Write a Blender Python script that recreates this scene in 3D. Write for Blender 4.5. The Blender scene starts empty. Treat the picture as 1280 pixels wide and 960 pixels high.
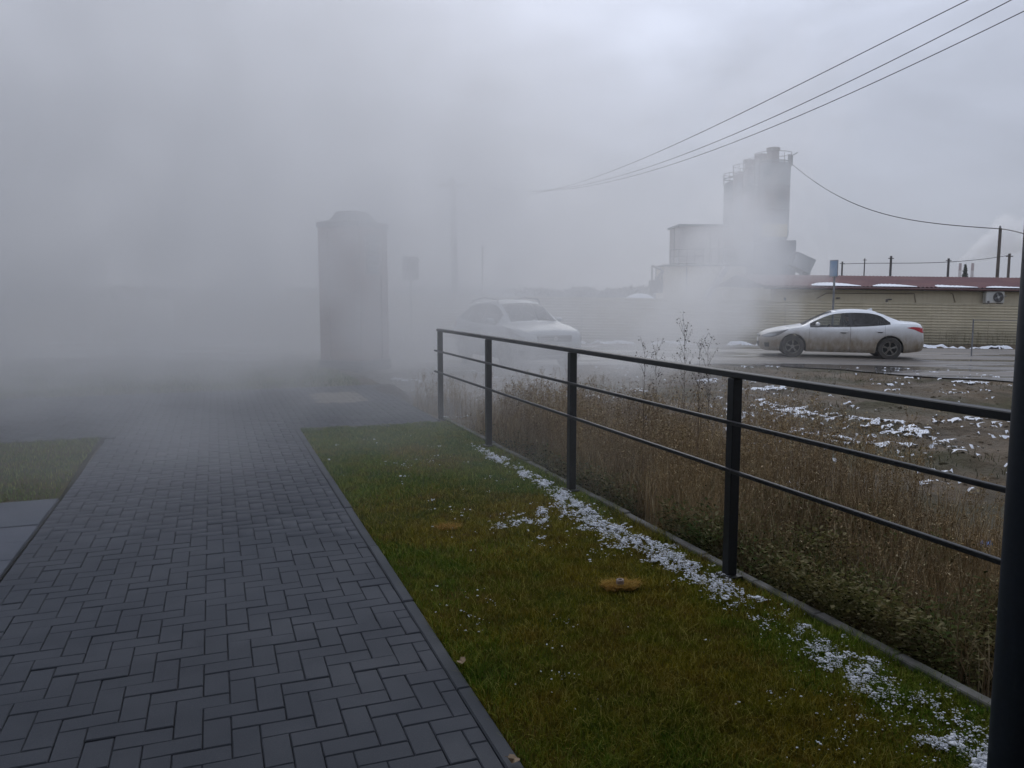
import bpy, math, random
import numpy as np
from mathutils import Vector, Matrix, noise
R = math.radians
random.seed(7); rng = np.random.default_rng(7)
scn = bpy.context.scene; col = scn.collection

# ------------------------------------------------------------------ camera
EYE = 1.6; FOCAL = 1000.0; PITCH = math.atan(110/FOCAL)
cam = bpy.data.cameras.new('camera'); camo = bpy.data.objects.new('camera', cam); col.objects.link(camo)
cam.sensor_fit = 'HORIZONTAL'; cam.sensor_width = 36; cam.lens = 36*FOCAL/1280
cam.clip_start = .05; cam.clip_end = 5000
camo.location = (0, 0, EYE); camo.rotation_euler = (math.pi/2-PITCH, 0, 0)
scn.camera = camo
# measured positions: a sight line of the photograph -> a point of the place
def sight(px, py):
    x = (px-640)/FOCAL; y = (480-py)/FOCAL
    return Vector((x, math.cos(PITCH)+y*math.sin(PITCH), -math.sin(PITCH)+y*math.cos(PITCH)))
def on_z(px, py, z=0.0):
    r = sight(px, py); return Vector((0, 0, EYE))+r*((z-EYE)/r.z)
def on_y(px, py, Y):
    r = sight(px, py); return Vector((0, 0, EYE))+r*(Y/r.y)

# ------------------------------------------------------------------ node helper
class S:
    """a socket with arithmetic"""
    def __init__(s, nt, o): s.nt = nt; s.o = o
    def _m(s, op, *a, clamp=False):
        n = s.nt.nodes.new('ShaderNodeMath'); n.operation = op; n.use_clamp = clamp
        for i, v in enumerate((s,)+a):
            if isinstance(v, S): s.nt.links.new(v.o, n.inputs[i])
            else: n.inputs[i].default_value = v
        return S(s.nt, n.outputs[0])
    def __add__(s, b): return s._m('ADD', b)
    __radd__ = __add__
    def __mul__(s, b): return s._m('MULTIPLY', b)
    __rmul__ = __mul__
    def __sub__(s, b): return s._m('SUBTRACT', b)
    def __truediv__(s, b): return s._m('DIVIDE', b)
    def clamp(s): return s._m('ADD', 0.0, clamp=True)
    def sqrt(s): return s._m('SQRT')
    def max(s, b): return s._m('MAXIMUM', b)
    def ss(s, a, b):           # smoothstep from a to b (0..1), a may be above b
        n = s.nt.nodes.new('ShaderNodeMapRange'); n.interpolation_type = 'SMOOTHSTEP'
        s.nt.links.new(s.o, n.inputs[0])
        lo, hi, f, t = (a, b, 0, 1) if a < b else (b, a, 1, 0)
        for i, v in zip((1, 2, 3, 4), (lo, hi, f, t)): n.inputs[i].default_value = v
        return S(s.nt, n.outputs[0])
    def lin(s, a, b, c, d):
        n = s.nt.nodes.new('ShaderNodeMapRange'); s.nt.links.new(s.o, n.inputs[0])
        for i, v in zip((1, 2, 3, 4), (a, b, c, d)): n.inputs[i].default_value = v
        return S(s.nt, n.outputs[0])
def coords(nt, kind='Object'):
    return nt.nodes.new('ShaderNodeTexCoord').outputs[kind]
def position(nt): return nt.nodes.new('ShaderNodeNewGeometry').outputs['Position']
def sep(nt, v):
    n = nt.nodes.new('ShaderNodeSeparateXYZ'); nt.links.new(v, n.inputs[0])
    return [S(nt, n.outputs[i]) for i in range(3)]
def nz(nt, v, scale, detail=3, rough=.55, stretch=None, dist=0.0):
    if stretch is not None:
        m = nt.nodes.new('ShaderNodeMapping'); m.inputs['Scale'].default_value = stretch
        nt.links.new(v, m.inputs[0]); v = m.outputs[0]
    n = nt.nodes.new('ShaderNodeTexNoise'); nt.links.new(v, n.inputs['Vector'])
    n.inputs['Scale'].default_value = scale; n.inputs['Detail'].default_value = detail
    n.inputs['Roughness'].default_value = rough; n.inputs['Distortion'].default_value = dist
    return S(nt, n.outputs[0])
def mixc(nt, f, a, b):
    n = nt.nodes.new('ShaderNodeMix'); n.data_type = 'RGBA'
    if isinstance(f, S): nt.links.new(f.o, n.inputs[0])
    else: n.inputs[0].default_value = f
    for i, v in ((6, a), (7, b)):
        if isinstance(v, (tuple, list)): n.inputs[i].default_value = (*v[:3], 1)
        else: nt.links.new(v, n.inputs[i])
    return n.outputs[2]
def mat(name, color, rough=.7, metal=0.0, fn=None, spec=.5):
    m = bpy.data.materials.new(name); m.use_nodes = True; nt = m.node_tree
    b = nt.nodes['Principled BSDF']; b.inputs['Base Color'].default_value = (*color, 1)
    b.inputs['Roughness'].default_value = rough; b.inputs['Metallic'].default_value = metal
    b.inputs['Specular IOR Level'].default_value = spec
    if fn: fn(nt, b)
    return m
def bump(nt, b, h, strength=.4, dist=.01):
    n = nt.nodes.new('ShaderNodeBump'); n.inputs['Strength'].default_value = strength
    n.inputs['Distance'].default_value = dist; nt.links.new(h.o, n.inputs['Height'])
    nt.links.new(n.outputs[0], b.inputs['Normal'])
def mottled(name, c1, c2, scale, rough=.8, c3=None, scale3=1, metal=0, bs=.3, bd=.01, bscale=None, spec=.5, t=(.35, .65)):
    def fn(nt, b):
        p = position(nt)
        f = nz(nt, p, scale, 4).lin(t[0], t[1], 0, 1)
        c = mixc(nt, f, c1, c2)
        if c3: c = mixc(nt, nz(nt, p, scale3, 3).lin(.45, .65, 0, 1), c, c3)
        nt.links.new(c, b.inputs['Base Color'])
        if bs: bump(nt, b, nz(nt, p, bscale or scale*4, 4), bs, bd)
    return mat(name, c1, rough, metal, fn, spec)

# ------------------------------------------------------------------ sky, sun, exposure
SUN_EL, SUN_AZ = R(30), R(-3)
w = bpy.data.worlds.new('World'); scn.world = w; w.use_nodes = True; nt = w.node_tree
bg = nt.nodes['Background']; bg.inputs[1].default_value = .15
sky = nt.nodes.new('ShaderNodeTexSky'); sky.sky_type = 'NISHITA'; sky.sun_disc = False
sky.sun_elevation = SUN_EL; sky.sun_rotation = SUN_AZ
tc = coords(nt, 'Generated'); X, Y, Z = sep(nt, tc)
# layered overcast: soft streaks, a little darker near the horizon
n1 = nz(nt, tc, 2.6, 5, .55, stretch=(1, 1, 2.2), dist=.4)
n2 = nz(nt, tc, 7.0, 4, .5, stretch=(1, 1, 2.6))
elev = Z.clamp()
sx_, sy_, sz_ = math.sin(SUN_AZ)*math.cos(SUN_EL), math.cos(SUN_AZ)*math.cos(SUN_EL), math.sin(SUN_EL)
toward = X*sx_+Y*sy_+Z*sz_                      # thin cloud glows softly around the hidden sun
val = (elev.ss(.0, .32)*2.15+elev.ss(.2, .85)*1.15+1.9+toward.ss(.87, 1.0)*.62)*(n1.lin(.3, .7, .82, 1.18))*(n2.lin(.3, .7, .92, 1.08))
comb = nt.nodes.new('ShaderNodeCombineColor')
for i, k in enumerate((.885, .955, 1.15)): nt.links.new((val*k).o, comb.inputs[i])
nt.links.new(mixc(nt, .97, sky.outputs[0], comb.outputs[0]), bg.inputs[0])
sun = bpy.data.lights.new('sun', 'SUN'); sun.energy = .8; sun.angle = R(40); sun.color = (1, .97, .92)
suno = bpy.data.objects.new('sun', sun); col.objects.link(suno)
suno.rotation_euler = (math.pi/2-SUN_EL, 0, math.pi-SUN_AZ)
scn.view_settings.view_transform = 'Standard'; scn.view_settings.look = 'None'
scn.view_settings.exposure = 0.16; scn.view_settings.gamma = 1
scn.cycles.volume_bounces = 3; scn.cycles.max_bounces = 6; scn.cycles.volume_step_rate = 1.0
scn.cycles.volume_max_steps = 256; scn.cycles.use_denoising = True
scn.cycles.transparent_max_bounces = 12

# ------------------------------------------------------------------ mesh helper
def tag(o, label=None, cat=None, group=None, kind=None):
    if label: o['label'] = label
    if cat: o['category'] = cat
    if group: o['group'] = group
    if kind: o['kind'] = kind
    return o
def empty(name, loc=(0, 0, 0), rz=0.0, label=None, cat=None, group=None):
    o = bpy.data.objects.new(name, None); col.objects.link(o); o.location = loc; o.rotation_euler = (0, 0, rz)
    o.empty_display_size = .2
    return tag(o, label, cat, group)
def link(name, me, parent=None):
    o = bpy.data.objects.new(name, me); col.objects.link(o)
    if parent is not None: o.parent = parent
    return o
def copy_tree(o, parent=None):
    c = o.copy(); col.objects.link(c); c.parent = parent
    for ch in list(o.children): copy_tree(ch, c)
    return c
class MB:
    def __init__(s): s.v = []; s.f = []; s.m = []
    def add(s, vs, fs, m=0):
        o = len(s.v); s.v += [tuple(v) for v in vs]
        for f in fs: s.f.append(tuple(i+o for i in f)); s.m.append(m)
        return s
    def box(s, c, size, rz=0.0, M=None, m=0):
        hx, hy, hz = size[0]/2, size[1]/2, size[2]/2
        vs = [Vector((x*hx, y*hy, z*hz)) for z in (-1, 1) for y in (-1, 1) for x in (-1, 1)]
        T = M if M is not None else Matrix.Rotation(rz, 3, 'Z')
        vs = [T @ v+Vector(c) for v in vs]
        return s.add(vs, [(0, 2, 3, 1), (4, 5, 7, 6), (0, 1, 5, 4), (2, 6, 7, 3), (0, 4, 6, 2), (1, 3, 7, 5)], m)
    def bbox(s, c, size, bev=.004, rz=0.0, m=0):    # box with all edges chamfered
        hx, hy, hz = size[0]/2, size[1]/2, size[2]/2; b = min(bev, hx*.9, hy*.9, hz*.9)
        rings = [(-hz, b), (-hz+b, 0), (hz-b, 0), (hz, b)]; vs = []
        for z, i in rings:
            x, y = hx-i, hy-i
            k = b*.9
            vs += [(x-k, y, z), (-x+k, y, z), (-x, y-k, z), (-x, -y+k, z), (-x+k, -y, z), (x-k, -y, z), (x, -y+k, z), (x, y-k, z)]
        fs = []
        for r in range(3):
            for i in range(8):
                j = (i+1) % 8; fs.append((r*8+i, r*8+j, r*8+8+j, r*8+8+i))
        fs += [tuple(range(7, -1, -1)), tuple(range(24, 32))]
        T = Matrix.Rotation(rz, 3, 'Z'); return s.add([T @ Vector(v)+Vector(c) for v in vs], fs, m)
    def beam(s, a, b, wd, ht, m=0, up=(0, 0, 1)):
        a = Vector(a); b = Vector(b); x = (b-a); L = x.length; x.normalize()
        y = Vector(up).cross(x)
        if y.length < 1e-4: y = Vector((0, 1, 0)).cross(x)
        y.normalize(); z = x.cross(y)
        M = Matrix((x, y, z)).transposed()
        return s.box((a+b)/2, (L, wd, ht), M=M, m=m)
    def tube(s, pts, r, n=8, m=0, cap=True):
        pts = [Vector(p) for p in pts]; rs = r if isinstance(r, (list, tuple)) else [r]*len(pts)
        vs = []
        for i, p in enumerate(pts):
            d = (pts[min(i+1, len(pts)-1)]-pts[max(i-1, 0)]).normalized()
            u = d.cross(Vector((0, 0, 1)) if abs(d.z) < .95 else Vector((1, 0, 0))).normalized(); v = d.cross(u)
            for k in range(n):
                a = 2*math.pi*k/n; vs.append(p+(u*math.cos(a)+v*math.sin(a))*rs[i])
        fs = []
        for i in range(len(pts)-1):
            for k in range(n):
                j = (k+1) % n; fs.append((i*n+k, i*n+j, i*n+n+j, i*n+n+k))
        if cap: fs += [tuple(range(n-1, -1, -1)), tuple(range((len(pts)-1)*n, len(pts)*n))]
        return s.add(vs, fs, m)
    def lathe(s, prof, n=24, c=(0, 0, 0), axis='Z', m=0):
        vs = []
        for (r, z) in prof:
            for k in range(n):
                a = 2*math.pi*k/n; p = (r*math.cos(a), r*math.sin(a), z)
                if axis == 'Y': p = (p[0], p[2], p[1])
                if axis == 'X': p = (p[2], p[0], p[1])
                vs.append(Vector(p)+Vector(c))
        fs = [(i*n+k, i*n+(k+1) % n, (i+1)*n+(k+1) % n, (i+1)*n+k) for i in range(len(prof)-1) for k in range(n)]
        return s.add(vs, fs, m)
    def build(s, name, mats, parent=None, smooth=False):
        me = bpy.data.meshes.new(name); me.from_pydata(s.v, [], s.f)
        for q in (mats if isinstance(mats, (list, tuple)) else [mats]): me.materials.append(q)
        me.polygons.foreach_set('material_index', s.m)
        if smooth:
            me.polygons.foreach_set('use_smooth', [True]*len(me.polygons))
            me.set_sharp_from_angle(angle=R(38))
        me.update(); return link(name, me, parent)
def np_mesh(name, V, F, m, parent=None, smooth=False):
    """V (n,3) float, F (k,c) int, all faces of one size"""
    V = np.ascontiguousarray(V, dtype=np.float32); F = np.ascontiguousarray(F, dtype=np.int32); c = F.shape[1]
    me = bpy.data.meshes.new(name); me.vertices.add(len(V)); me.vertices.foreach_set('co', V.ravel())
    me.loops.add(F.size); me.loops.foreach_set('vertex_index', F.ravel())
    me.polygons.add(len(F)); me.polygons.foreach_set('loop_start', np.arange(0, F.size, c, dtype=np.int32))
    me.polygons.foreach_set('loop_total', np.full(len(F), c, dtype=np.int32))
    if smooth: me.polygons.foreach_set('use_smooth', np.ones(len(F), dtype=bool))
    me.materials.append(m); me.update(calc_edges=True); me.validate()
    return link(name, me, parent)

# path frame: s runs along the path and the railing, t to the right of it
DX, DY = -.349, .937
def ts(t, s, z=0.0): return Vector((t*DY+s*DX, -t*DX+s*DY, z))
def to_ts(x, y): return x*DY-y*DX, x*DX+y*DY
ROT = math.atan2(-DX, DY)            # turns local x to the t axis
def sstep(a, b, v):
    u = np.clip((v-a)/(b-a), 0, 1); return u*u*(3-2*u)
def fbm(x, y, sc, seed=0.0, oct_=3):
    """smooth value noise for arrays"""
    x = np.asarray(x, float)*sc+seed*17.3; y = np.asarray(y, float)*sc+seed*9.1; tot = 0; amp = 1; nn = 0
    for o in range(oct_):
        xi = np.floor(x).astype(np.int64); yi = np.floor(y).astype(np.int64); fx = x-xi; fy = y-yi
        fx = fx*fx*(3-2*fx); fy = fy*fy*(3-2*fy)
        def h(i, j):
            n = (i*374761393+j*668265263+o*97) & 0x7fffffff; n = ((n ^ (n >> 13))*1274126177) & 0x7fffffff
            return ((n ^ (n >> 16)) & 0xffff)/65535.
        tot = tot+amp*((h(xi, yi)*(1-fx)+h(xi+1, yi)*fx)*(1-fy)+(h(xi, yi+1)*(1-fx)+h(xi+1, yi+1)*fx)*fy)
        nn += amp; amp *= .5; x = x*2.03; y = y*2.03
    return tot/nn
# road outline
near_x = [-80, -6, 2, 6.6, 9.8, 13, 30, 60]; near_y = [17, 19.5, 21.0, 21.3, 17.9, 15.6, 10, 4]
def road_near(x): return np.interp(x, near_x, near_y)
def road_far(x): return 30.2-.04*np.asarray(x)
def terrain(x, y):
    x = np.asarray(x, float); y = np.asarray(y, float)
    t, s = to_ts(x, y)
    right = sstep(2.76, 3.3, t)
    z = -.1*(1-right)-.24*right
    z = z-.012*np.clip(x-8, 0, 40)*right
    onroad = sstep(-.9, .2, y-road_near(x))*sstep(.9, -.2, y-road_far(x))
    b = (fbm(x, y, .5, 1)-.5)*.16+(fbm(x, y, 2.1, 2, 3)-.5)*.10
    rut = np.sin((x*.5+y*1.0)*2.6+fbm(x, y, .6, 5)*5)*.022
    fade = sstep(60, 35, y)
    b = b+(fbm(x, y, 3.4, 14, 3)-.5)*.10+(fbm(x, y, 1.2, 15, 2)-.5)*.10
    z = z+(b+rut*sstep(6, 4, np.abs(y-12)))*(1-onroad)*right*fade
    z = z-.22*np.exp(-((x+1.3)**2/1.0+(y-13.2)**2/1.4))*right          # hollow beside the path end
    z = z-.10*sstep(.3, 1.0, y-road_far(x))*sstep(2.6, 1.4, y-road_far(x))*right
    left_far = (1-right)*sstep(14.4, 14.9, s)
    z = z+left_far*.09+(fbm(x, y, .7, 3)-.5)*.05*left_far
    return z

# ------------------------------------------------------------------ materials
def mud_fn(nt, b):
    p = position(nt)
    c = mixc(nt, nz(nt, p, .7, 5).lin(.35, .65, 0, 1), (.21, .16, .105), (.075, .057, .038))
    c = mixc(nt, nz(nt, p, 5, 4).lin(.45, .7, 0, .7), c, (.21, .18, .135))
    c = mixc(nt, nz(nt, p, .35, 3).lin(.5, .62, 0, .6), c, (.10, .10, .05))
    c = mixc(nt, nz(nt, p, 22, 3).lin(.55, .75, 0, .6), c, (.05, .04, .03))
    nt.links.new(c, b.inputs['Base Color'])
    nt.links.new(nz(nt, p, 1.1, 3).lin(.35, .65, .6, 1.0).o, b.inputs['Roughness'])
    bump(nt, b, nz(nt, p, 9, 7, .75), 1.0, .12)
M_mud = mat('mud', (.15, .12, .09), .8, fn=mud_fn, spec=.2)
def road_fn(nt, b):
    p = position(nt)
    wet = nz(nt, p, .35, 4, .6, stretch=(.35, 1.6, 1), dist=.3).lin(.46, .56, 0, 1)
    c = mixc(nt, nz(nt, p, 30, 3).lin(.3, .7, 0, 1), (.075, .068, .062), (.12, .11, .10))
    c = mixc(nt, nz(nt, p, .6, 4, stretch=(.3, 2, 1)).lin(.4, .6, 0, .8), c, (.17, .145, .12))
    c = mixc(nt, wet*.7, c, (.06, .056, .054))
    nt.links.new(c, b.inputs['Base Color']); nt.links.new(wet.lin(0, 1, .6, .12).o, b.inputs['Roughness'])
    bump(nt, b, nz(nt, p, 9, 5, .7)*(wet.lin(0, 1, 1, .15)), .5, .02)
M_road = mat('wet_road', (.09, .085, .08), .5, fn=road_fn)
def paver_fn(c1, c2, c3):
    def fn(nt, b):
        p = position(nt); oi = nt.nodes.new('ShaderNodeObjectInfo'); g = nt.nodes.new('ShaderNodeNewGeometry')
        r = (S(nt, oi.outputs['Random'])+S(nt, g.outputs['Random Per Island']))*.5
        c = mixc(nt, r.lin(.1, .9, 0, 1), c1, c2)
        c = mixc(nt, nz(nt, p, 1.1, 4).lin(.4, .7, 0, .7), c, c3)
        c = mixc(nt, nz(nt, p, 260, 2).lin(.45, .75, 0, .4), c, (.09, .095, .10))
        nt.links.new(c, b.inputs['Base Color'])
        nt.links.new(nz(nt, p, 2.2, 3).lin(.35, .65, .68, .82).o, b.inputs['Roughness'])
        b.inputs['Specular IOR Level'].default_value = .32
        bump(nt, b, nz(nt, p, 300, 3), .35, .0015)
    return fn
M_paver = mat('grey_paver', (.1, .1, .11), .6, fn=paver_fn((.040, .046, .058), (.045, .051, .064), (.040, .044, .053)))
M_paver_l = mat('beige_paver', (.2, .18, .15), .6, fn=paver_fn((.20, .18, .15), (.25, .22, .18), (.15, .14, .12)))
M_slab = mat('blue_grey_slab', (.12, .125, .14), .6, fn=paver_fn((.075, .085, .105), (.085, .095, .118), (.068, .076, .092)))
M_kerb = mat('kerb_concrete', (.1, .1, .11), .8, fn=paver_fn((.038, .044, .054), (.045, .051, .062), (.036, .04, .044)))
M_edge = mottled('edging_concrete', (.13, .125, .115), (.08, .078, .07), 6, .9, (.05, .055, .03), 3)
M_sand = mottled('joint_sand', (.035, .034, .034), (.05, .048, .045), 40, .95)
M_soil = mottled('lawn_soil', (.045, .045, .006), (.07, .045, .012), 9, .95, (.025, .04, .005), 2, spec=0)
def grass_fn(cols, dark):
    def fn(nt, b):
        p = position(nt); g = nt.nodes.new('ShaderNodeNewGeometry')
        r = S(nt, g.outputs['Random Per Island'])
        c = mixc(nt, nz(nt, p, 1.3, 4, .6).lin(.42, .6, 0, 1), cols[0], cols[1])
        c = mixc(nt, nz(nt, p, 5.5, 3).lin(.45, .7, 0, .8), c, cols[2])
        c = mixc(nt, r.lin(.72, .95, 0, 1), c, cols[3])
        c = mixc(nt, r.lin(.0, .25, .55, 0), c, dark)
        nt.links.new(c, b.inputs['Base Color'])
    return fn
M_grass = mat('lawn_grass', (.06, .06, .02), .7, fn=grass_fn([(.095, .115, .010), (.185, .145, .012), (.15, .085, .016), (.36, .31, .08)], (.045, .06, .006)), spec=.0)
M_grass_d = mat('green_grass', (.04, .06, .02), .7, fn=grass_fn([(.06, .12, .012), (.10, .15, .012), (.18, .16, .016), (.28, .29, .07)], (.035, .07, .008)), spec=.0)
M_dry = mat('dry_grass', (.2, .14, .07), .8, fn=grass_fn([(.30, .21, .105), (.17, .115, .068), (.35, .26, .14), (.48, .40, .25)], (.07, .048, .034)), spec=.0)
M_dock = mat('dock_brown', (.07, .05, .035), .8, fn=grass_fn([(.08, .055, .04), (.06, .04, .03), (.09, .06, .04), (.14, .10, .07)], (.04, .03, .02)), spec=.0)
M_leafy = mat('leafy_weed', (.05, .06, .03), .8, fn=grass_fn([(.035, .055, .015), (.065, .06, .02), (.10, .06, .03), (.17, .15, .08)], (.02, .03, .012)), spec=0)
M_weed = mat('weed_leaf', (.08, .08, .03), .8, fn=grass_fn([(.035, .055, .015), (.06, .06, .02), (.085, .05, .025), (.13, .13, .06)], (.018, .028, .010)), spec=.0)
M_snow = mottled('snow', (.78, .80, .84), (.66, .69, .74), 30, .6, bs=.5, bd=.006, bscale=90)
M_black = mottled('black_paint', (.006, .007, .009), (.010, .012, .015), 40, .45, bs=.15, bd=.001, spec=.35)
M_steel = mottled('galvanised', (.22, .23, .24), (.14, .14, .15), 8, .5, metal=.4)
M_dark = mottled('dark_metal', (.05, .05, .055), (.08, .07, .065), 6, .6)
M_wire = mat('wire_black', (.03, .03, .035), .6)

# ------------------------------------------------------------------ ground
def grid_axis(spec):
    out = []
    for a, b, st in spec: out += list(np.arange(a, b, st))
    return np.array(out+[spec[-1][1]])
gx = grid_axis([(-3000, -300, 300), (-300, -40, 20), (-40, -8, 2), (-8, -2.5, .25), (-2.5, 14, .075), (14, 30, .4), (30, 80, 4), (80, 400, 40), (400, 3000, 260)])
gy = grid_axis([(-60, 0, 6), (0, 3, .3), (3, 21, .075), (21, 36, .3), (36, 80, 3), (80, 400, 32), (400, 4000, 300)])
GX, GY = np.meshgrid(gx, gy); GZ = terrain(GX, GY)
n_, m_ = GX.shape; idx = np.arange(n_*m_).reshape(n_, m_)
F = np.stack([idx[:-1, :-1], idx[:-1, 1:], idx[1:, 1:], idx[1:, :-1]], -1).reshape(-1, 4)
g = np_mesh('ground', np.stack([GX, GY, GZ], -1).reshape(-1, 3), F, M_mud, smooth=True); tag(g, kind='structure')

def sheet(name, xs, lo, hi, k, dz, m):
    V = []; nx = len(xs)
    for i, x in enumerate(xs):
        a, b = lo(x), hi(x)
        for j in range(k+1):
            y = a+(b-a)*j/k; V.append((x, y, float(terrain(x, y))+dz))
    F = [(i*(k+1)+j, (i+1)*(k+1)+j, (i+1)*(k+1)+j+1, i*(k+1)+j+1) for i in range(nx-1) for j in range(k)]
    o = np_mesh(name, np.array(V), np.array(F), m, smooth=True); return o
rx = grid_axis([(-80, -8, 4), (-8, 30, .25), (30, 60, 3)])
road = sheet('road', rx, lambda x: float(road_near(x))-.45+1.0*float(fbm(x, 0, 1.1, 4, 5)), lambda x: float(road_far(x))-.1-.3*float(fbm(x, 3, .8, 6)), 40, .03, M_road)
tag(road, kind='structure')

# ------------------------------------------------------------------ path of herringbone pavers
def flat_poly(name, corners, z, thick, m, kind='structure'):
    b = MB(); n = len(corners)
    vs = [(*c[:2], z) for c in corners]+[(*c[:2], z-thick) for c in corners]
    b.add(vs, [tuple(range(n)), tuple(range(2*n-1, n-1, -1))]+[(i, i+n, (i+1) % n+n, (i+1) % n) for i in range(n)])
    o = b.build(name, m); tag(o, kind=kind); return o
PL, PR = -1.18, .875
path = flat_poly('path', [ts(PL, -1), ts(PR, -1), ts(PR, 9.75), ts(2.72, 9.75), ts(2.74, 12.2), ts(3.0, 14.5), ts(-16, 14.5), ts(-16, 10.1), ts(PL, 10.1)], -.018, .09, M_sand)
def in_path(t0, t1, s0, s1):
    """clip a paver rectangle to the walk, the cross walk, or None"""
    tc_, sc_ = (t0+t1)/2, (s0+s1)/2
    if sc_ < 9.78:
        a, b_ = max(t0, PL), min(t1, PR); c, d = s0, s1
        if sc_ > 9.6: pass
    elif sc_ < 14.45:
        if tc_ < PL and sc_ < 10.1: return None
        rt = 2.70+.30*max(0, (sc_-12.2)/2.3)**1.5
        a, b_ = max(t0, -15), min(t1, rt); c, d = s0, min(s1, 14.45)
    else: return None
    if b_-a < .02 or d-c < .02: return None
    return a, b_, c, d
U = .1
def paver_geo(wt, ws, h=.05, bv=.004, j=.0028):
    x, y = wt/2-j/2, ws/2-j/2; i = bv
    vs = [(-x, -y, -h), (x, -y, -h), (x, y, -h), (-x, y, -h), (-x, -y, -bv), (x, -y, -bv), (x, y, -bv), (-x, y, -bv),
          (-x+i, -y+i, 0), (x-i, -y+i, 0), (x-i, y-i, 0), (-x+i, y-i, 0)]
    fs = [(8, 9, 10, 11)]
    for k in range(4):
        l = (k+1) % 4; fs += [(k, l, l+4, k+4), (k+4, l+4, l+8, k+8)]
    return vs, fs
cells = []
for iy in range(0, 146):
    for ix in range(-34, 74):
        c = (ix-iy) % 4
        if c == 0: r_ = (-ix*U-2*U, -ix*U, iy*U, iy*U+U)
        elif c == 3: r_ = (-ix*U-U, -ix*U, iy*U, iy*U+2*U)
        else: continue
        q = in_path(r_[0]+.005, r_[1]+.005, r_[2], r_[3])
        if q: cells.append(q)
def visible_px(P):
    v = camo.matrix_basis.inverted() @ P
    return (640+FOCAL*v.x/-v.z, 480-FOCAL*v.y/-v.z, -v.z) if v.z < -.1 else None
near = []; rest = []
for q in cells:
    P = ts((q[0]+q[1])/2, (q[2]+q[3])/2); v = visible_px(P)
    if v and -20 < v[0] < 1300 and v[1] < 985: near.append((v[2], q))
    elif P.y > 1.2: rest.append(q)
near.sort(key=lambda k: k[0]); singles = [k[1] for k in near[:300]]; rest += [k[1] for k in near[300:]]
pm = {}
for q in singles:
    key = (round(q[1]-q[0], 3), round(q[3]-q[2], 3))
    if key not in pm:
        vs, fs = paver_geo(*key); me = bpy.data.meshes.new('paver'); me.from_pydata(vs, [], fs); me.materials.append(M_paver); pm[key] = me
    o = link('paver', pm[key], path); o.location = ts((q[0]+q[1])/2, (q[2]+q[3])/2, random.gauss(0, .0012))
    o.rotation_euler = (random.gauss(0, .007), random.gauss(0, .007), ROT+random.gauss(0, .004))
def joined(quads, name, m, par, jit=.0012):
    V = []; F = []
    for q in quads:
        vs, fs = paver_geo(q[1]-q[0], q[3]-q[2]); o = len(V); dz = random.gauss(0, jit)
        tx, ty = random.gauss(0, .006), random.gauss(0, .006)
        for v in vs: V.append(ts((q[0]+q[1])/2+v[0], (q[2]+q[3])/2+v[1], v[2]+dz+v[0]*tx+v[1]*ty))
        F += [tuple(k+o for k in f) for f in fs]
    ob = np_mesh(name, np.array([tuple(v) for v in V]), np.array(F), m, par); tag(ob, kind='stuff'); return ob
lt = [q for q in rest if 1.45 < (q[0]+q[1])/2 < 2.2 and 12.1 < (q[2]+q[3])/2 < 13.5]
joined([q for q in rest if q not in lt], 'paver', M_paver, path)
joined(lt, 'light_paver', M_paver_l, path)

def stone_row(name, piece, t0, t1, s0, s1, step, z, h, m, jit=.003):
    """a row of long stones along s, each its own part"""
    root = flat_poly(name, [ts(t0+.004, s0), ts(t1-.004, s0), ts(t1-.004, s1), ts(t0+.004, s1)], z-h*.5, h*.45, M_sand)
    s = s0; me = None
    L = step-.006; vs, fs = paver_geo(t1-t0, L, h, .006, .002)
    me = bpy.data.meshes.new(piece); me.from_pydata(vs, [], fs); me.materials.append(m)
    while s < s1-.01:
        o = link(piece, me, root); o.location = ts((t0+t1)/2+random.gauss(0, .001), s+step/2, z+random.gauss(0, jit*.6)); o.rotation_euler = (0, random.gauss(0, .006), ROT+random.gauss(0, .0012))
        s += step
    return root
stone_row('kerb', 'kerb_stone', .877, .938, 1.0, 9.7, 1.0, .004, .12, M_kerb)
stone_row('lawn_edging', 'edging_stone', 2.775, 2.835, .6, 10.1, .5, .015, .3, M_edge, .006)
# large slabs on the left of the path
slabs = flat_poly('slab_paving', [ts(-6.2, 1.5), ts(PL-.02, 1.5), ts(PL-.02, 7.1), ts(-6.2, 7.1)], -.016, .09, M_sand)
vs, fs = paver_geo(.8, .4, .04, .005, .005)
slab_me = bpy.data.meshes.new('slab'); slab_me.from_pydata(vs, [], fs); slab_me.materials.append(M_slab)
for j in range(14):
    for i in range(6):
        t = PL-.025-.4-.8*i; s = 7.1-.2-.4*j
        v = visible_px(ts(t, s))
        if not v or v[0] < -150 or v[1] > 1100: continue
        o = link('slab', slab_me, slabs); o.location = ts(t, s, .002+random.gauss(0, .0015)); o.rotation_euler = (random.gauss(0, .003), random.gauss(0, .003), ROT)

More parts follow.
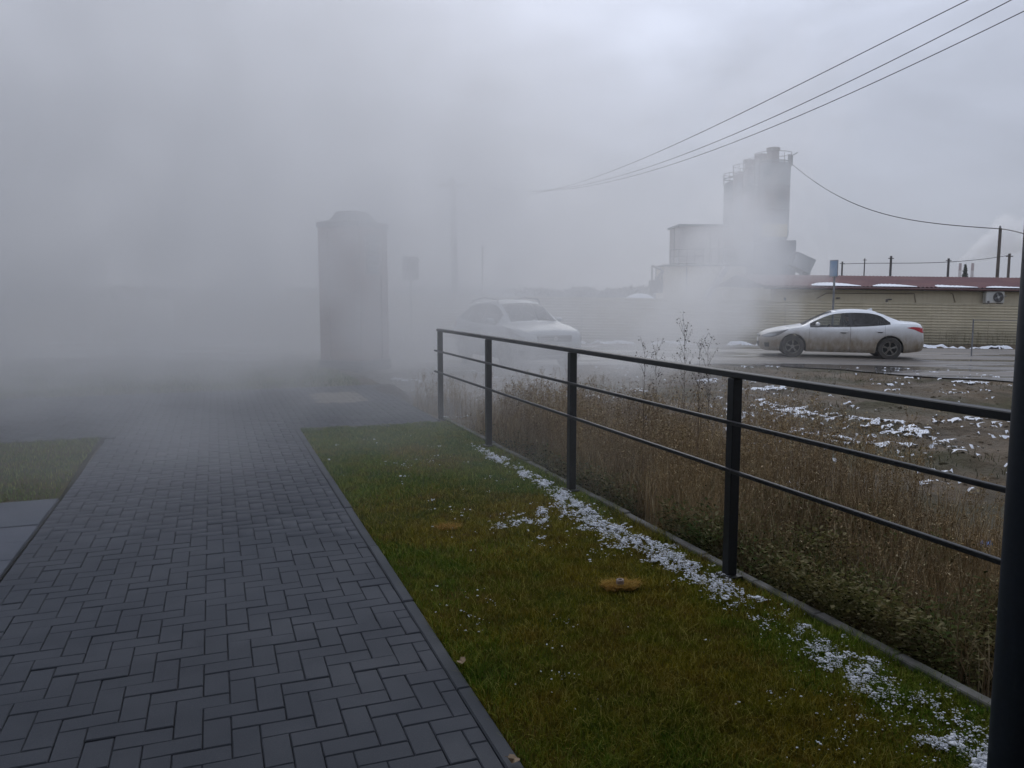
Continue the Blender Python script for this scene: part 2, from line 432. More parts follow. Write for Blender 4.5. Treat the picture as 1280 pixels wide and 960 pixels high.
# ------------------------------------------------------------------ lawns
lawn = flat_poly('lawn', [ts(.94, .5), ts(2.775, .5), ts(2.775, 9.78), ts(.94, 9.78)], -.012, .08, M_soil)
lawn_l = flat_poly('side_lawn', [ts(-9, 7.12), ts(PL-.03, 7.12), ts(PL-.1, 10.05), ts(-9, 10.05)], -.012, .08, M_soil)
def blades(name, T, Sx, z0, h, w_, lean, m, stuff=True):
    n = len(T); x = T*DY+Sx*DX; y = -T*DX+Sx*DY
    return blades_xy(name, x, y, z0, h, w_, lean, m)
def blades_xy(name, x, y, z0, h, w_, lean, m, segs=2, curve=1.0):
    n = len(x); a = rng.uniform(0, 2*np.pi, n); b = a+np.pi/2+rng.normal(0, .4, n)
    lx, ly = np.cos(b)*lean, np.sin(b)*lean; wx, wy = np.cos(a)*w_/2, np.sin(a)*w_/2
    rows = []
    for k in range(segs):
        f = k/segs; cx = x+lx*f**(1+curve)*h; cy = y+ly*f**(1+curve)*h; cz = z0+h*f*(1-.25*np.minimum(lean, 1)*f)
        ww = 1-.35*f
        rows += [np.stack([cx-wx*ww, cy-wy*ww, cz], -1), np.stack([cx+wx*ww, cy+wy*ww, cz], -1)]
    rows.append(np.stack([x+lx*h, y+ly*h, z0+h*(1-.25*np.minimum(lean, 1))], -1))
    V = np.stack(rows, 1); nv = V.shape[1]; base = np.arange(n)[:, None]*nv; T_ = []
    for k in range(segs-1):
        T_ += [base+np.array([2*k, 2*k+1, 2*k+3]), base+np.array([2*k, 2*k+3, 2*k+2])]
    T_.append(base+np.array([2*segs-2, 2*segs-1, 2*segs]))
    F = np.concatenate(T_, 0)
    o = np_mesh(name, V.reshape(-1, 3), F, m); tag(o, kind='stuff'); return o
def scatter(n, t0, t1, s0, s1, power=1.0):
    T = rng.uniform(t0, t1, n); Sx = s0+(s1-s0)*rng.uniform(0, 1, n)**power; return T, Sx
T, Sx = scatter(240000, .938, 2.79, 1.6, 9.85, 1.75)
x, y = T*DY+Sx*DX, -T*DX+Sx*DY
clump = fbm(x, y, 9, 3); far_ = np.clip(Sx/5, .8, 2)
h = (.018+.030*rng.random(len(T))**1.5)*(.30+1.35*clump*(.6+.8*fbm(x, y, 3, 9)))*np.where(rng.random(len(T)) < .02, 1.7, 1)
edge = np.minimum(T-.938, 2.79-T); h = h*np.where(edge < .05, 1.25, 1)
gm = fbm(x, y, .9, 8)+.22*sstep(1.9, 2.6, T)+.25*sstep(5.2, 7.5, Sx)-.08
green = rng.random(len(T)) < sstep(.44, .74, gm)
for nm, sel, mm in (('grass', ~green, M_grass), ('green_grass', green, M_grass_d)):
    o = blades(nm, T[sel], Sx[sel], -.012, h[sel], (.0022+.0014*rng.random(sel.sum()))*far_[sel], rng.uniform(.2, 1.3, sel.sum()), mm)
    tag(o, 'short olive and tawny autumn lawn between the paver path and the railing' if nm == 'grass' else 'darker green grass of the lawn strip along the railing', 'grass')
T, Sx = scatter(26000, -8, PL-.06, 7.12, 10.05); h = .03+.03*rng.random(len(T))
tag(blades('grass', T, Sx, -.012, h, .006, rng.uniform(.2, 1, len(T)), M_grass_d), 'small patch of lawn left of the path in the steam', 'grass')
n = 60000; T = rng.uniform(-16, 2.5, n); Sx = 14.55+rng.random(n)**1.5*9; xx, yy = T*DY+Sx*DX, -T*DX+Sx*DY
keep = (to_ts(xx, yy)[0] < 2.62); xx, yy = xx[keep], yy[keep]
tag(blades_xy('grass', xx, yy, terrain(xx, yy), .04+.05*rng.random(len(xx)), .012, rng.uniform(.2, 1, len(xx)), M_grass_d), 'grass verge beyond the cross path fading into the steam', 'grass')

# brown ring marks with a small marker in the lawn
def blob_cloud(name, P, r, m, squash=.6, n6=False):
    """many small lumpy bodies joined"""
    t_ = (1+5**.5)/2
    base = np.array([(-1, t_, 0), (1, t_, 0), (-1, -t_, 0), (1, -t_, 0), (0, -1, t_), (0, 1, t_), (0, -1, -t_), (0, 1, -t_), (t_, 0, -1), (t_, 0, 1), (-t_, 0, -1), (-t_, 0, 1)])/1.9
    Fb = np.array([(0, 11, 5), (0, 5, 1), (0, 1, 7), (0, 7, 10), (0, 10, 11), (1, 5, 9), (5, 11, 4), (11, 10, 2), (10, 7, 6), (7, 1, 8), (3, 9, 4), (3, 4, 2), (3, 2, 6), (3, 6, 8), (3, 8, 9), (4, 9, 5), (2, 4, 11), (6, 2, 10), (8, 6, 7), (9, 8, 1)])
    k = len(P); V = base[None]*(1+rng.normal(0, .22, (k, 12, 1)))
    a = rng.uniform(0, 6.28, k); ca, sa = np.cos(a)[:, None], np.sin(a)[:, None]
    X_, Y_ = V[..., 0]*ca-V[..., 1]*sa, V[..., 0]*sa+V[..., 1]*ca
    asp = rng.uniform(.6, 1.3, (k, 1))
    V = np.stack([X_*asp, Y_, V[..., 2]*squash], -1)*np.asarray(r).reshape(-1, 1, 1)+P[:, None]
    F = (np.arange(k)[:, None, None]*12+Fb[None]).reshape(-1, 3)
    return np_mesh(name, V.reshape(-1, 3), F, m, smooth=True)
M_tawny = mat('dead_grass', (.3, .18, .04), .8, fn=grass_fn([(.32, .17, .03), (.36, .22, .05), (.26, .12, .03), (.42, .28, .09)], (.14, .08, .02)), spec=.0)
for (px, py, r_, lab, marker) in ((775, 735, .085, 'round tawny patch of dead grass with a tiny marker, nearest in the lawn', True), (560, 661, .075, 'faint round brown patch of dead grass halfway along the lawn', False)):
    c = on_z(px, py); k = 1500 if marker else 260; aa = rng.uniform(0, 6.28, k); rr = r_*np.sqrt(rng.random(k))*(.85+.12*np.sin(aa*2+1)+.10*np.sin(aa*5))
    o = blades_xy('dead_grass', c.x+rr*np.cos(aa)*1.3, c.y+rr*np.sin(aa), 0.004, .018+.026*rng.random(k), .004, rng.uniform(.6, 1.8, k), M_tawny)
    tag(o, lab, 'dead grass')
    if marker:
        b = MB(); b.lathe([(.0, .0), (.022, .0), (.022, .034), (.019, .038), (.012, .038), (.012, .03), (0, .03)], 14)
        o = b.build('sprinkler_head', mottled('faded_plastic', (.30, .24, .2), (.2, .15, .12), 60, .6)); o.location = (c.x, c.y, .012)
        tag(o, 'small faded brown sprinkler cap in the tawny grass patch', 'sprinkler')

# snow on the lawn: lumps caught in the grass, thickest beside the railing
n = 420000; T, Sx = scatter(n, 1.0, 2.76, 1.7, 9.4, 1.5)
x, y = T*DY+Sx*DX, -T*DX+Sx*DY
cen = np.interp(Sx, [1.7, 2.5, 4, 4.8, 6, 7.8, 9.4], [2.50, 2.54, 2.55, 2.48, 2.60, 2.58, 2.6])
wid = np.interp(Sx, [1.7, 2.5, 4, 5, 6, 7.8, 9.4], [.26, .20, .15, .19, .13, .09, .06])
band = np.exp(-((T-cen)/wid)**2)*sstep(8.8, 7.6, Sx)
nn = fbm(x, y, 2.6, 11, 3); n3 = fbm(x, y, 11, 12, 3); n4 = fbm(x, y, 34, 13, 2)
def spot(t, s_, rt, rs_): return np.exp(-((T-t)/rt)**2-((Sx-s_)/rs_)**2)
mid = spot(1.9, 5.1, .28, .22)*.75+spot(2.15, 5.35, .25, .2)*.7+spot(1.55, 6.0, .06, .05)+spot(2.2, 2.2, .25, .3)*.5+spot(2.1, 3.05, .10, .05)*.7+spot(1.75, 5.4, .2, .15)*.4
cover = np.clip(band*1.25+mid, 0, 1.1)
pr = sstep(.34, .80, cover*.66+nn*.85+n3*1.0-1.10)*sstep(.40, .58, n4+.06*cover)
pr = pr+.05*sstep(.25, .9, cover)*sstep(.45, .6, n4)+.03*sstep(.60, .70, nn)*sstep(.58, .66, n3)
sel = rng.random(n) < pr*.62
k_ = sel.sum(); P = np.stack([x[sel], y[sel], .003+.022*rng.random(k_)*np.clip(pr[sel]+.2, 0, 1)], -1)
o = blob_cloud('snow_lumps', P, (.0022+.0052*rng.random(k_)**2.5)*np.clip(Sx[sel]/3.6, .8, 1.7), M_snow, .45); tag(o, 'crumbs of fresh snow lying in the lawn beside the railing', 'snow', kind='stuff')

pm2 = sstep(.55, .95, pr)*(rng.random(n) < .02); k_ = int((pm2 > .4).sum()); q_ = pm2 > .4
P = np.stack([x[q_], y[q_], .010+.008*rng.random(k_)], -1)
tag(blob_cloud('snow_pads', P, .006+.012*rng.random(k_)**2, M_snow, .3), 'melting pads of snow sunk between the grass blades beside the railing', 'snow', kind='stuff')

# snow patches on the mud
cl = [(735, 500, .35, .5), (742, 520, .2, .3), (785, 520, .6, .35), (655, 520, .5, .3), (690, 512, .3, .25), (885, 478, .4, .4), (975, 490, .5, .4), (990, 515, .6, .6), (1000, 545, .35, .3), (1045, 565, .4, .3),
      (1080, 530, .8, .7), (1130, 540, .5, .6), (1165, 555, .5, .5), (1195, 570, .4, .4), (1215, 580, .3, .3), (1080, 555, .6, .4), (950, 505, .4, .3), (920, 520, .3, .3), (1215, 523, .7, .25), (1240, 530, .5, .2), (1110, 468, .15, .2), (1135, 472, .25, .2), (1200, 476, .3, .15), (1225, 478, .3, .15), (500, 478, .3, .2), (487, 474, .25, .15), (930, 462, .2, .15)]
sx = np.arange(-2.6, 12, .028); sy = np.arange(7, 20.5, .03); SX, SY = np.meshgrid(sx, sy); mask = np.zeros_like(SX)
for (px, py, rx_, ry_) in cl:
    c = on_z(px, py, -.25); mask = np.maximum(mask, np.exp(-(((SX-c.x)/rx_)**2+((SY-c.y)/ry_)**2)))
f = mask*.40+fbm(SX, SY*1.5, 2.4, 21, 4)*.85+fbm(SX, SY*2.0, 8, 22, 4)*1.3-1.42
TZ = terrain(SX, SY); f[to_ts(SX, SY)[0] < 2.9] = -1
hgt = TZ+np.clip(f, -.02, .09)*.42+.004
n_, m_ = SX.shape; idx = np.arange(n_*m_).reshape(n_, m_)
q = (f[:-1, :-1] > -.012) & (f[:-1, 1:] > -.012) & (f[1:, 1:] > -.012) & (f[1:, :-1] > -.012)
F = np.stack([idx[:-1, :-1], idx[:-1, 1:], idx[1:, 1:], idx[1:, :-1]], -1)[q]
us = np.unique(F); rm = np.zeros(n_*m_, int); rm[us] = np.arange(len(us))
V = np.stack([SX, SY, hgt], -1).reshape(-1, 3)[us]
tag(np_mesh('snow_patches', V, rm[F], M_snow, smooth=True), 'thin patches of snow lying on the rutted mud', 'snow', kind='stuff')
# snow strip under the corrugated fence
sx = np.arange(2, 24, .06); sy = np.arange(-1.4, 1.6, .06); SX, SY0 = np.meshgrid(sx, sy); SY = SY0+road_far(SX)+.9
f = np.exp(-(SY0/.35)**2)*.75+fbm(SX, SY, 1.3, 31, 3)*.9+fbm(SX, SY, 5, 32, 2)*.3-1.12
f = np.where((SX > 13.0) & (SX < 15.2), f-.4, f); TZ = terrain(SX, SY); hgt = TZ+np.clip(f, -.03, .2)*.8+.01
n_, m_ = SX.shape; idx = np.arange(n_*m_).reshape(n_, m_)
q = (f[:-1, :-1] > -.02) & (f[:-1, 1:] > -.02) & (f[1:, 1:] > -.02) & (f[1:, :-1] > -.02)
F = np.stack([idx[:-1, :-1], idx[:-1, 1:], idx[1:, 1:], idx[1:, :-1]], -1)[q]
us = np.unique(F); rm = np.zeros(n_*m_, int); rm[us] = np.arange(len(us))
tag(np_mesh('roadside_snow', np.stack([SX, SY, hgt], -1).reshape(-1, 3)[us], rm[F], M_snow, smooth=True), 'strip of old snow along the foot of the cream corrugated fence', 'snow', kind='stuff')
# pebbles and clods of mud
n = 5000; x = rng.uniform(0, 12, n); y = rng.uniform(5, 21, n); k = (to_ts(x, y)[0] > 2.95) & (y < road_near(x)-.2); x, y = x[k], y[k]
tag(blob_cloud('mud_clods', np.stack([x, y, terrain(x, y)], -1), .008+.035*rng.random(len(x))**4, M_mud, .6), 'clods and pebbles strewn over the mud beyond the railing', 'clods', kind='stuff')

# ------------------------------------------------------------------ dry weeds beyond the railing
def weed_mesh(h, twigs, rs, seed_sz=.012, lean=None):
    """one dry stalk: stem ribbons, twigs, seed heads as triangles/quads -> tris"""
    V = []; F = []
    def ribbon(a, b, w0, w1):
        d = (b-a); s_ = d.cross(Vector((rs.random()-.5, rs.random()-.5, rs.random()*.3))).normalized()
        s2 = d.cross(s_).normalized()
        for u in (s_, s2):
            o = len(V); V.extend([a-u*w0, a+u*w0, b+u*w1, b-u*w1]); F.append((o, o+1, o+2)); F.append((o, o+2, o+3))
    lean = lean if lean is not None else Vector((rs.gauss(0, .1), rs.gauss(0, .1), 0))
    pts = [Vector((lean.x*h*f*f, lean.y*h*f*f, h*f)) for f in (0, .25, .5, .75, 1)]
    for i in range(4): ribbon(pts[i], pts[i+1], .0030*(1-i*.18), .0030*(1-(i+1)*.18))
    def seeds(p, k, sp):
        for _ in range(k):
            c = p+Vector((rs.gauss(0, sp), rs.gauss(0, sp), rs.gauss(0, sp*1.6))); o = len(V); z = seed_sz*rs.uniform(.6, 1.3)
            for _ in range(3): V.append(c+Vector((rs.uniform(-z, z), rs.uniform(-z, z), rs.uniform(-z, z))))
            F.append((o, o+1, o+2))
    for i in range(twigs):
        f = rs.uniform(.4, .98); j = min(3, int(f*4)); p = pts[j].lerp(pts[j+1], f*4-j)
        a = rs.uniform(0, 6.28); L = h*rs.uniform(.07, .2)*(1.2-f*.5)
        e = p+Vector((math.cos(a)*L*.42, math.sin(a)*L*.42, L*.85)); ribbon(p, e, .0014, .0008); seeds(e, rs.randint(3, 6), seed_sz*1.1); seeds(p.lerp(e, .6), 2, seed_sz)
    seeds(pts[-1], 7, seed_sz*1.3)
    return np.array([tuple(v) for v in V]), np.array(F)
def scatter_variants(name, variants, x, y, z, sc, m):
    Vs = []; Fs = []; off = 0; pick = rng.integers(0, len(variants), len(x)); ang = rng.uniform(0, 6.28, len(x))
    for vi, (V, F) in enumerate(variants):
        k = np.where(pick == vi)[0]
        if not len(k): continue
        c, s_ = np.cos(ang[k])[:, None], np.sin(ang[k])[:, None]; sc_ = sc[k][:, None]
        P = np.stack([(V[:, 0]*c-V[:, 1]*s_)*sc_+x[k][:, None], (V[:, 0]*s_+V[:, 1]*c)*sc_+y[k][:, None], V[:, 2]*sc_+z[k][:, None]], -1)
        Vs.append(P.reshape(-1, 3)); Fs.append((F[None]+(np.arange(len(k))*len(V))[:, None, None]+off).reshape(-1, 3)); off += len(k)*len(V)
    return np_mesh(name, np.concatenate(Vs), np.concatenate(Fs), m)
rs = random.Random(3)
variants = [weed_mesh(rs.uniform(.75, 1.0), rs.randint(4, 11), rs) for _ in range(24)]
def strip(n, tmax, s0, s1):
    T = 2.95+(tmax-2.95)*rng.random(n)**1.25; Sx = rng.uniform(s0, s1, n); x = T*DY+Sx*DX; y = -T*DX+Sx*DY
    return T, Sx, x, y
T, Sx, x, y = strip(9500, 6.6, 2.2, 12.5)
d = fbm(x, y, .9, 41, 3)
tall = np.exp(-((Sx-7.0)/1.9)**2)*.8+.12
k = rng.random(len(x)) < sstep(.38, .62, d+.14*tall)*np.clip(.3+tall, 0, 1)*sstep(6.9, 4.8, T+.35*rng.random(len(x)))
T, Sx, x, y = T[k], Sx[k], x[k], y[k]
k = (T > 3.0+.3*sstep(6.5, 3.5, Sx)*fbm(x, y, 1.5, 44)*1.6); T, Sx, x, y = T[k], Sx[k], x[k], y[k]
sc = (.38+.57*rng.random(len(x)))*(.80+.24*np.exp(-((Sx-7.0)/2.6)**2))
tag(scatter_variants('dry_weeds', variants, x, y, terrain(x, y)-.01, sc, M_dry), 'tall dry brown weeds standing behind the railing', 'weeds', kind='stuff')
T, Sx, x, y = strip(56000, 6.2, 2.2, 12.5); d = fbm(x, y, 1.1, 43, 3)
k = (rng.random(len(x)) < sstep(.38, .62, d)*sstep(6.4, 4.6, T)) & (T > 2.9+.3*sstep(7, 3.5, Sx)*fbm(x, y, 1.2, 45)); x, y, Sx = x[k], y[k], Sx[k]
tag(blades_xy('dry_grass', x, y, terrain(x, y)-.01, (.18+.42*rng.random(len(x))**1.2)*(.7+.4*np.exp(-((Sx-6.8)/2.5)**2)), .0045, rng.uniform(.05, .5, len(x)), M_dry, 3), 'matted tawny grass among the weeds behind the railing', 'grass', kind='stuff')
# low green-brown leafy weeds close to the edging
T = 2.86+rng.random(30000)**1.4*1.7; Sx = rng.uniform(1.5, 12, 30000); x = T*DY+Sx*DX; y = -T*DX+Sx*DY
d = fbm(x, y, 1.6, 47, 3); k = rng.random(len(x)) < sstep(.30, .55, d)*sstep(13, 5, Sx+T); x, y = x[k], y[k]
def leaf_variant(rs):
    V = []; F = []
    for i in range(rs.randint(10, 20)):
        a = rs.uniform(0, 6.28); L = rs.uniform(.02, .045); z = rs.uniform(.0, 1)**1.7*.34+.01; r0 = rs.uniform(0, .07); w_ = L*.35; el = rs.uniform(-.3, .8)
        c, s_ = math.cos(a), math.sin(a); o = len(V)
        for (u, v, dz) in ((0, 0, 0), (.5, 1, .3), (1, 0, .1), (.5, -1, .3)):
            rr = r0+L*u; V.append((c*rr-s_*w_*v, s_*rr+c*w_*v, z+L*u*el+dz*L*.4))
        F += [(o, o+1, o+2), (o, o+2, o+3)]
    return np.array(V), np.array(F)
lv = [leaf_variant(rs) for _ in range(16)]
tag(scatter_variants('leafy_weeds', lv, x, y, terrain(x, y), .35+.6*rng.random(len(x)), M_leafy), 'low green and brown leafy weeds outside the lawn edging', 'weeds', kind='stuff')
# weeds along the foot of the corrugated fence, and thin tufts on the mud
x = np.concatenate([rng.normal(14.6, .7, 160), rng.uniform(16.5, 22, 160), rng.uniform(3, 9, 60)]); y = road_far(x)+1.25+rng.uniform(-.25, .45, len(x))
tag(scatter_variants('roadside_weeds', variants, x, y, terrain(x, y), .3+.45*rng.random(len(x)), M_weed), 'scrubby weeds at the foot of the corrugated fence', 'weeds', kind='stuff')
n = 16000; x = rng.uniform(-1, 13, n); y = rng.uniform(8, 20.5, n); d = fbm(x, y, .55, 51, 3)
k = (rng.random(n) < sstep(.5, .66, d)*.8) & (to_ts(x, y)[0] > 3.2) & (y < road_near(x)-.3); x, y = x[k], y[k]
tag(blades_xy('mud_grass', x, y, terrain(x, y)-.005, .04+.10*rng.random(len(x)), .007, rng.uniform(.3, 1.2, len(x)), M_weed), 'sparse rough grass growing on the mud by the road', 'grass', kind='stuff')
# stalks one can single out above the railing
for (px, ptop, Yd, tw, lab) in ((858, 404, 7.6, 26, 'tallest dry dock stalk rising above the top rail'), (806, 424, 7.4, 18, 'spreading dry stalk left of the tallest one above the rail'), (823, 428, 7.9, 14, 'thin branching dry stalk just right of the spreading one'), (876, 424, 7.2, 20, 'dry seed stalk just right of the tallest one'), (889, 424, 7.5, 22, 'dry seed stalk farthest right of those above the rail')):
    p = on_y(px, ptop, Yd); z = float(terrain(p.x, p.y)); r2 = random.Random(px)
    V, F = weed_mesh(p.z-z-.06, tw, r2, .012, Vector((r2.gauss(0, .02), 0, 0)))
    o = np_mesh('weed_stalk', V, F, M_dock); o.location = (p.x, p.y, z)
    tag(o, lab, 'weed', 'dry stalks above the railing')

# dark soil heap beside the end of the cross path
c = on_z(512, 497, -.15); aa = np.linspace(0, 2*np.pi, 41)[:-1]; V = [(c.x, c.y, .04)]; nrg = 12
for i in range(1, nrg+1):
    for a in aa:
        rr = i/nrg; x_ = c.x+.85*rr*math.cos(a)*(1+.18*math.sin(3*a)); y_ = c.y+1.25*rr*math.sin(a)*(1+.15*math.cos(2*a)); h_ = .20*(1-rr*rr)**.8+.07*(float(fbm(x_, y_, 3.5, 91))-.5)*(1-rr)**.4
        V.append((x_, y_, float(terrain(x_, y_))+h_-.012))
b = MB(); F = [(0, 1+k, 1+(k+1) % 40) for k in range(40)]
for i in range(nrg-1):
    for k in range(40): l = (k+1) % 40; F.append((1+i*40+k, 1+(i+1)*40+k, 1+(i+1)*40+l, 1+i*40+l))
b.add(V, F); b.v[0] = (c.x, c.y, float(terrain(c.x, c.y))+.2); tag(b.build('soil_heap', mottled('dark_soil', (.03, .022, .018), (.06, .045, .035), 7, .95, bs=.9, bd=.05, bscale=9), smooth=True), 'low heap of dark soil between the cross path and the far railing post', 'soil')

# fallen leaves and litter
def leaf(name, P, size, m, lab, cat='leaf', rz=0.0, lobes=5):
    b = MB(); n = lobes*4; vs = [(0, 0, .006)]
    for i in range(n):
        a = 2*math.pi*i/n; r_ = size*(.55+.45*abs(math.cos(a*lobes/2)))*(1+.1*math.sin(i*7.)); vs.append((r_*math.cos(a), r_*math.sin(a), .004*math.sin(i*2.3)+.012*abs(math.cos(a))))
    vs.append((size*1.3, 0, .0))
    b.add(vs, [(0, i+1, (i+1) % n+1) for i in range(n)]); b.tube([(size*.4, 0, .004), (size*1.5, .01, .002)], .0015, 4)
    o = b.build(name, m); o.location = P; o.rotation_euler = (random.uniform(-.2, .2), random.uniform(-.2, .2), rz); tag(o, lab, cat); return o
M_leafo = mottled('orange_leaf', (.42, .2, .03), (.3, .12, .03), 60, .7, bs=0); M_leafb = mottled('brown_leaf', (.28, .2, .11), (.2, .13, .07), 60, .7, bs=0)
p = on_z(1212, 822, -.14); leaf('fallen_leaf', (p.x, p.y, float(terrain(p.x, p.y))+.03), .055, M_leafo, 'bright orange maple leaf on the soil by the thick black pillar')
p = on_z(1190, 812, -.14); leaf('fallen_leaf', (p.x, p.y, float(terrain(p.x, p.y))+.03), .028, M_leafo, 'small orange leaf just left of the maple leaf', rz=2)
p = on_z(577, 836); leaf('fallen_leaf', (p.x, p.y, .03), .024, M_leafb, 'pale curled leaf lying on the edge of the kerb', rz=1, lobes=2)
p = on_z(643, 957); leaf('fallen_leaf', (p.x, p.y, .02), .024, M_leafb, 'pale leaf on the kerb at the bottom of the picture', rz=2.4, lobes=2)
p = on_z(1231, 699, -.2); b = MB()
vs = []; k = 6
for i in range(k):
    for j in range(k): vs.append((i*.018-.05, j*.014-.04, .05+.018*math.sin(i*2.1+j)+.012*math.cos(j*3.1)))
b.add(vs, [(i*k+j, (i+1)*k+j, (i+1)*k+j+1, i*k+j+1) for i in range(k-1) for j in range(k-1)])
o = b.build('plastic_scrap', mottled('blue_plastic', (.22, .38, .75), (.4, .5, .75), 40, .4)); o.location = (p.x, p.y, float(terrain(p.x, p.y))+.1); tag(o, 'crumpled scrap of blue plastic caught in the weeds', 'litter')

# ------------------------------------------------------------------ railing
rail = empty('metal_railing', ts(2.72, 3.73), ROT, 'black steel railing with a flat handrail and two thin bars between lawn and weeds', 'railing')
rail.rotation_euler = (0, 0, 0); rail.location = (0, 0, 0)
posts = [1.55, 3.73, 5.90, 8.02, 9.95]
for s_ in posts:
    b = MB(); b.bbox((0, 0, .58), (.06, .06, 1.16-.03), .004)
    b.bbox((0, 0, .008), (.11, .11, .012), .003)
    o = b.build('post', M_black, rail); o.location = ts(2.72, s_, 0); o.rotation_euler = (0, 0, ROT)
b = MB(); b.bbox((0, 0, 0), (.06, 8.6, .035), .004); o = b.build('handrail', M_black, rail); o.location = ts(2.72, 5.72, 1.165); o.rotation_euler = (0, 0, ROT)
for z in (.90, .63):
    b = MB(); b.bbox((0, 0, 0), (.022, 8.66, .022), .003); o = b.build('crossbar', M_black, rail); o.location = ts(2.675, 5.72, z); o.rotation_euler = (0, 0, ROT)
# thick pillar close to the camera
pc = on_y(1278, 370, 2.32); b = MB(); b.lathe([(0, 0), (.16, 0), (.16, .012), (.096, .014), (.096, 3.2), (0, 3.2)], 48)
M_pillar = mottled('pillar_paint', (.006, .011, .019), (.009, .015, .025), 60, .55, bs=.25, bd=.0015, bscale=300, spec=.3)
o = b.build('steel_pillar', M_pillar, smooth=True); o.location = (pc.x+.135, 2.32+.05, 0); tag(o, 'thick round blue-black steel pillar at the right edge of the picture', 'pillar')

# unseen building added to shade the foreground: wall behind, porch roof on the pillar
hs = empty('added_house', (0, 0, 0), 0, 'unseen grey building added to shade the foreground, its porch roof carried by the thick round pillar', 'added_house')
M_added_house = mottled('grey_render', (.16, .16, .165), (.12, .12, .125), 3, .9)
b = MB(); b.box((0, -3.2, 3.6), (22, .4, 7.3)); hw = b.build('wall', M_added_house, hs)  # out-of-view wall put in to block sky light from behind
b = MB(); b.box((.2, -.25, 3.29), (5.2, 5.7, .18)); b.build('shade_canopy', M_added_house, hs)  # overhead slab added out of view to darken the near ground
b = MB(); b.bbox((.2, 2.62, 3.29), (5.3, .03, .24), .004); b.build('shade_canopy_fascia', M_black, hs)
for x_ in (-7, -3.8, 4.2, 7.4):  # windows and door only dress the added wall
    b = MB(); b.bbox((x_, -2.985, 1.7), (1.5, .05, 1.5), .01); wf = b.build('window', M_black, hs)
    b = MB(); b.bbox((x_, -2.955, 1.7), (1.36, .02, 1.36), .004); b.build('pane', mat('dark_pane', (.03, .035, .04), .08), wf)
b = MB(); b.bbox((0, -2.985, 1.05), (1.1, .05, 2.1), .01); b.build('door', M_black, hs)
b = MB(); b.lathe([(0, 0), (.03, 0), (.03, .05), (0, .06)], 12, (-.45, -2.96, 1.05), 'Y'); b.build('handle', M_steel, hs)

# ------------------------------------------------------------------ brick tower in the steam
M_brick = mat('red_brick', (.3, .15, .1), .9)
def brick_fn(nt, b):
    br = nt.nodes.new('ShaderNodeTexBrick'); m = nt.nodes.new('ShaderNodeMapping'); tcx = coords(nt, 'Object')
    X, Y, Z = sep(nt, tcx); cb = nt.nodes.new('ShaderNodeCombineXYZ'); nt.links.new((X+Y).o, cb.inputs[0]); nt.links.new(Z.o, cb.inputs[1])
    nt.links.new(cb.outputs[0], br.inputs['Vector']); br.inputs['Scale'].default_value = 1; br.inputs['Brick Width'].default_value = .25; br.inputs['Row Height'].default_value = .075
    br.inputs['Mortar Size'].default_value = .008
    br.inputs['Color1'].default_value = (.30, .18, .15, 1); br.inputs['Color2'].default_value = (.37, .23, .19, 1); br.inputs['Mortar'].default_value = (.3, .28, .26, 1)
    nt.links.new(br.outputs[0], b.inputs['Base Color']); bump(nt, b, S(nt, br.outputs['Fac'])*-1.0, .5, .01)
brick_fn(M_brick.node_tree, M_brick.node_tree.nodes['Principled BSDF'])
M_cap = mottled('slate_cap', (.13, .13, .135), (.18, .18, .18), 5, .7); M_louvre = mottled('grey_louvre', (.4, .4, .41), (.32, .32, .33), 8, .6)
tw = empty('brick_tower', (-3.52, 17.95, -.04), R(-35+11), 'square dull pink brick tower with a stepped grey roof standing in the steam', 'tower')
tr = 3.12; a_ = .50
b = MB(); b.box((0, 0, tr/2), (2*a_, 2*a_, tr)); b.build('wall', M_brick, tw)
for sx_ in (-1, 1):
    for sy_ in (-1, 1):
        b = MB(); b.box((sx_*(a_-.08), sy_*(a_-.08), tr/2-.005), (.24, .24, tr-.01)); b.build('corner_pilaster', M_brick, tw)
b = MB(); b.bbox((0, 0, .12), (1.16, 1.16, .24), .02); b.build('plinth', M_cap, tw)
b = MB(); b.bbox((0, 0, tr+.06), (1.14, 1.14, .12), .015)
hx = .55
b.add([(-hx, -hx, tr+.12), (hx, -hx, tr+.12), (hx, hx, tr+.12), (-hx, hx, tr+.12), (-.36, -.36, tr+.17), (.36, -.36, tr+.17), (.36, .36, tr+.17), (-.36, .36, tr+.17)], [(0, 1, 5, 4), (1, 2, 6, 5), (2, 3, 7, 6), (3, 0, 4, 7)])
q = .36; q2 = .25; b.add([(-q, -q, tr+.17), (q, -q, tr+.17), (q, q, tr+.17), (-q, q, tr+.17), (-q2, -q2, tr+.36), (q2, -q2, tr+.36), (q2, q2, tr+.36), (-q2, q2, tr+.36)], [(0, 1, 5, 4), (1, 2, 6, 5), (2, 3, 7, 6), (3, 0, 4, 7), (4, 5, 6, 7)])
b.build('roof', M_cap, tw)
b = MB(); b.box((a_+.012, -.02, 2.55), (.03, .42, .86)); lv_ = b.build('louvre', M_cap, tw)
for k in range(7):
    b = MB(); M_ = Matrix.Rotation(R(35), 3, 'Y'); b.box((a_+.045, -.02, 2.2+k*.115), (.08, .40, .012), M=M_); b.build('slat', M_louvre, lv_)

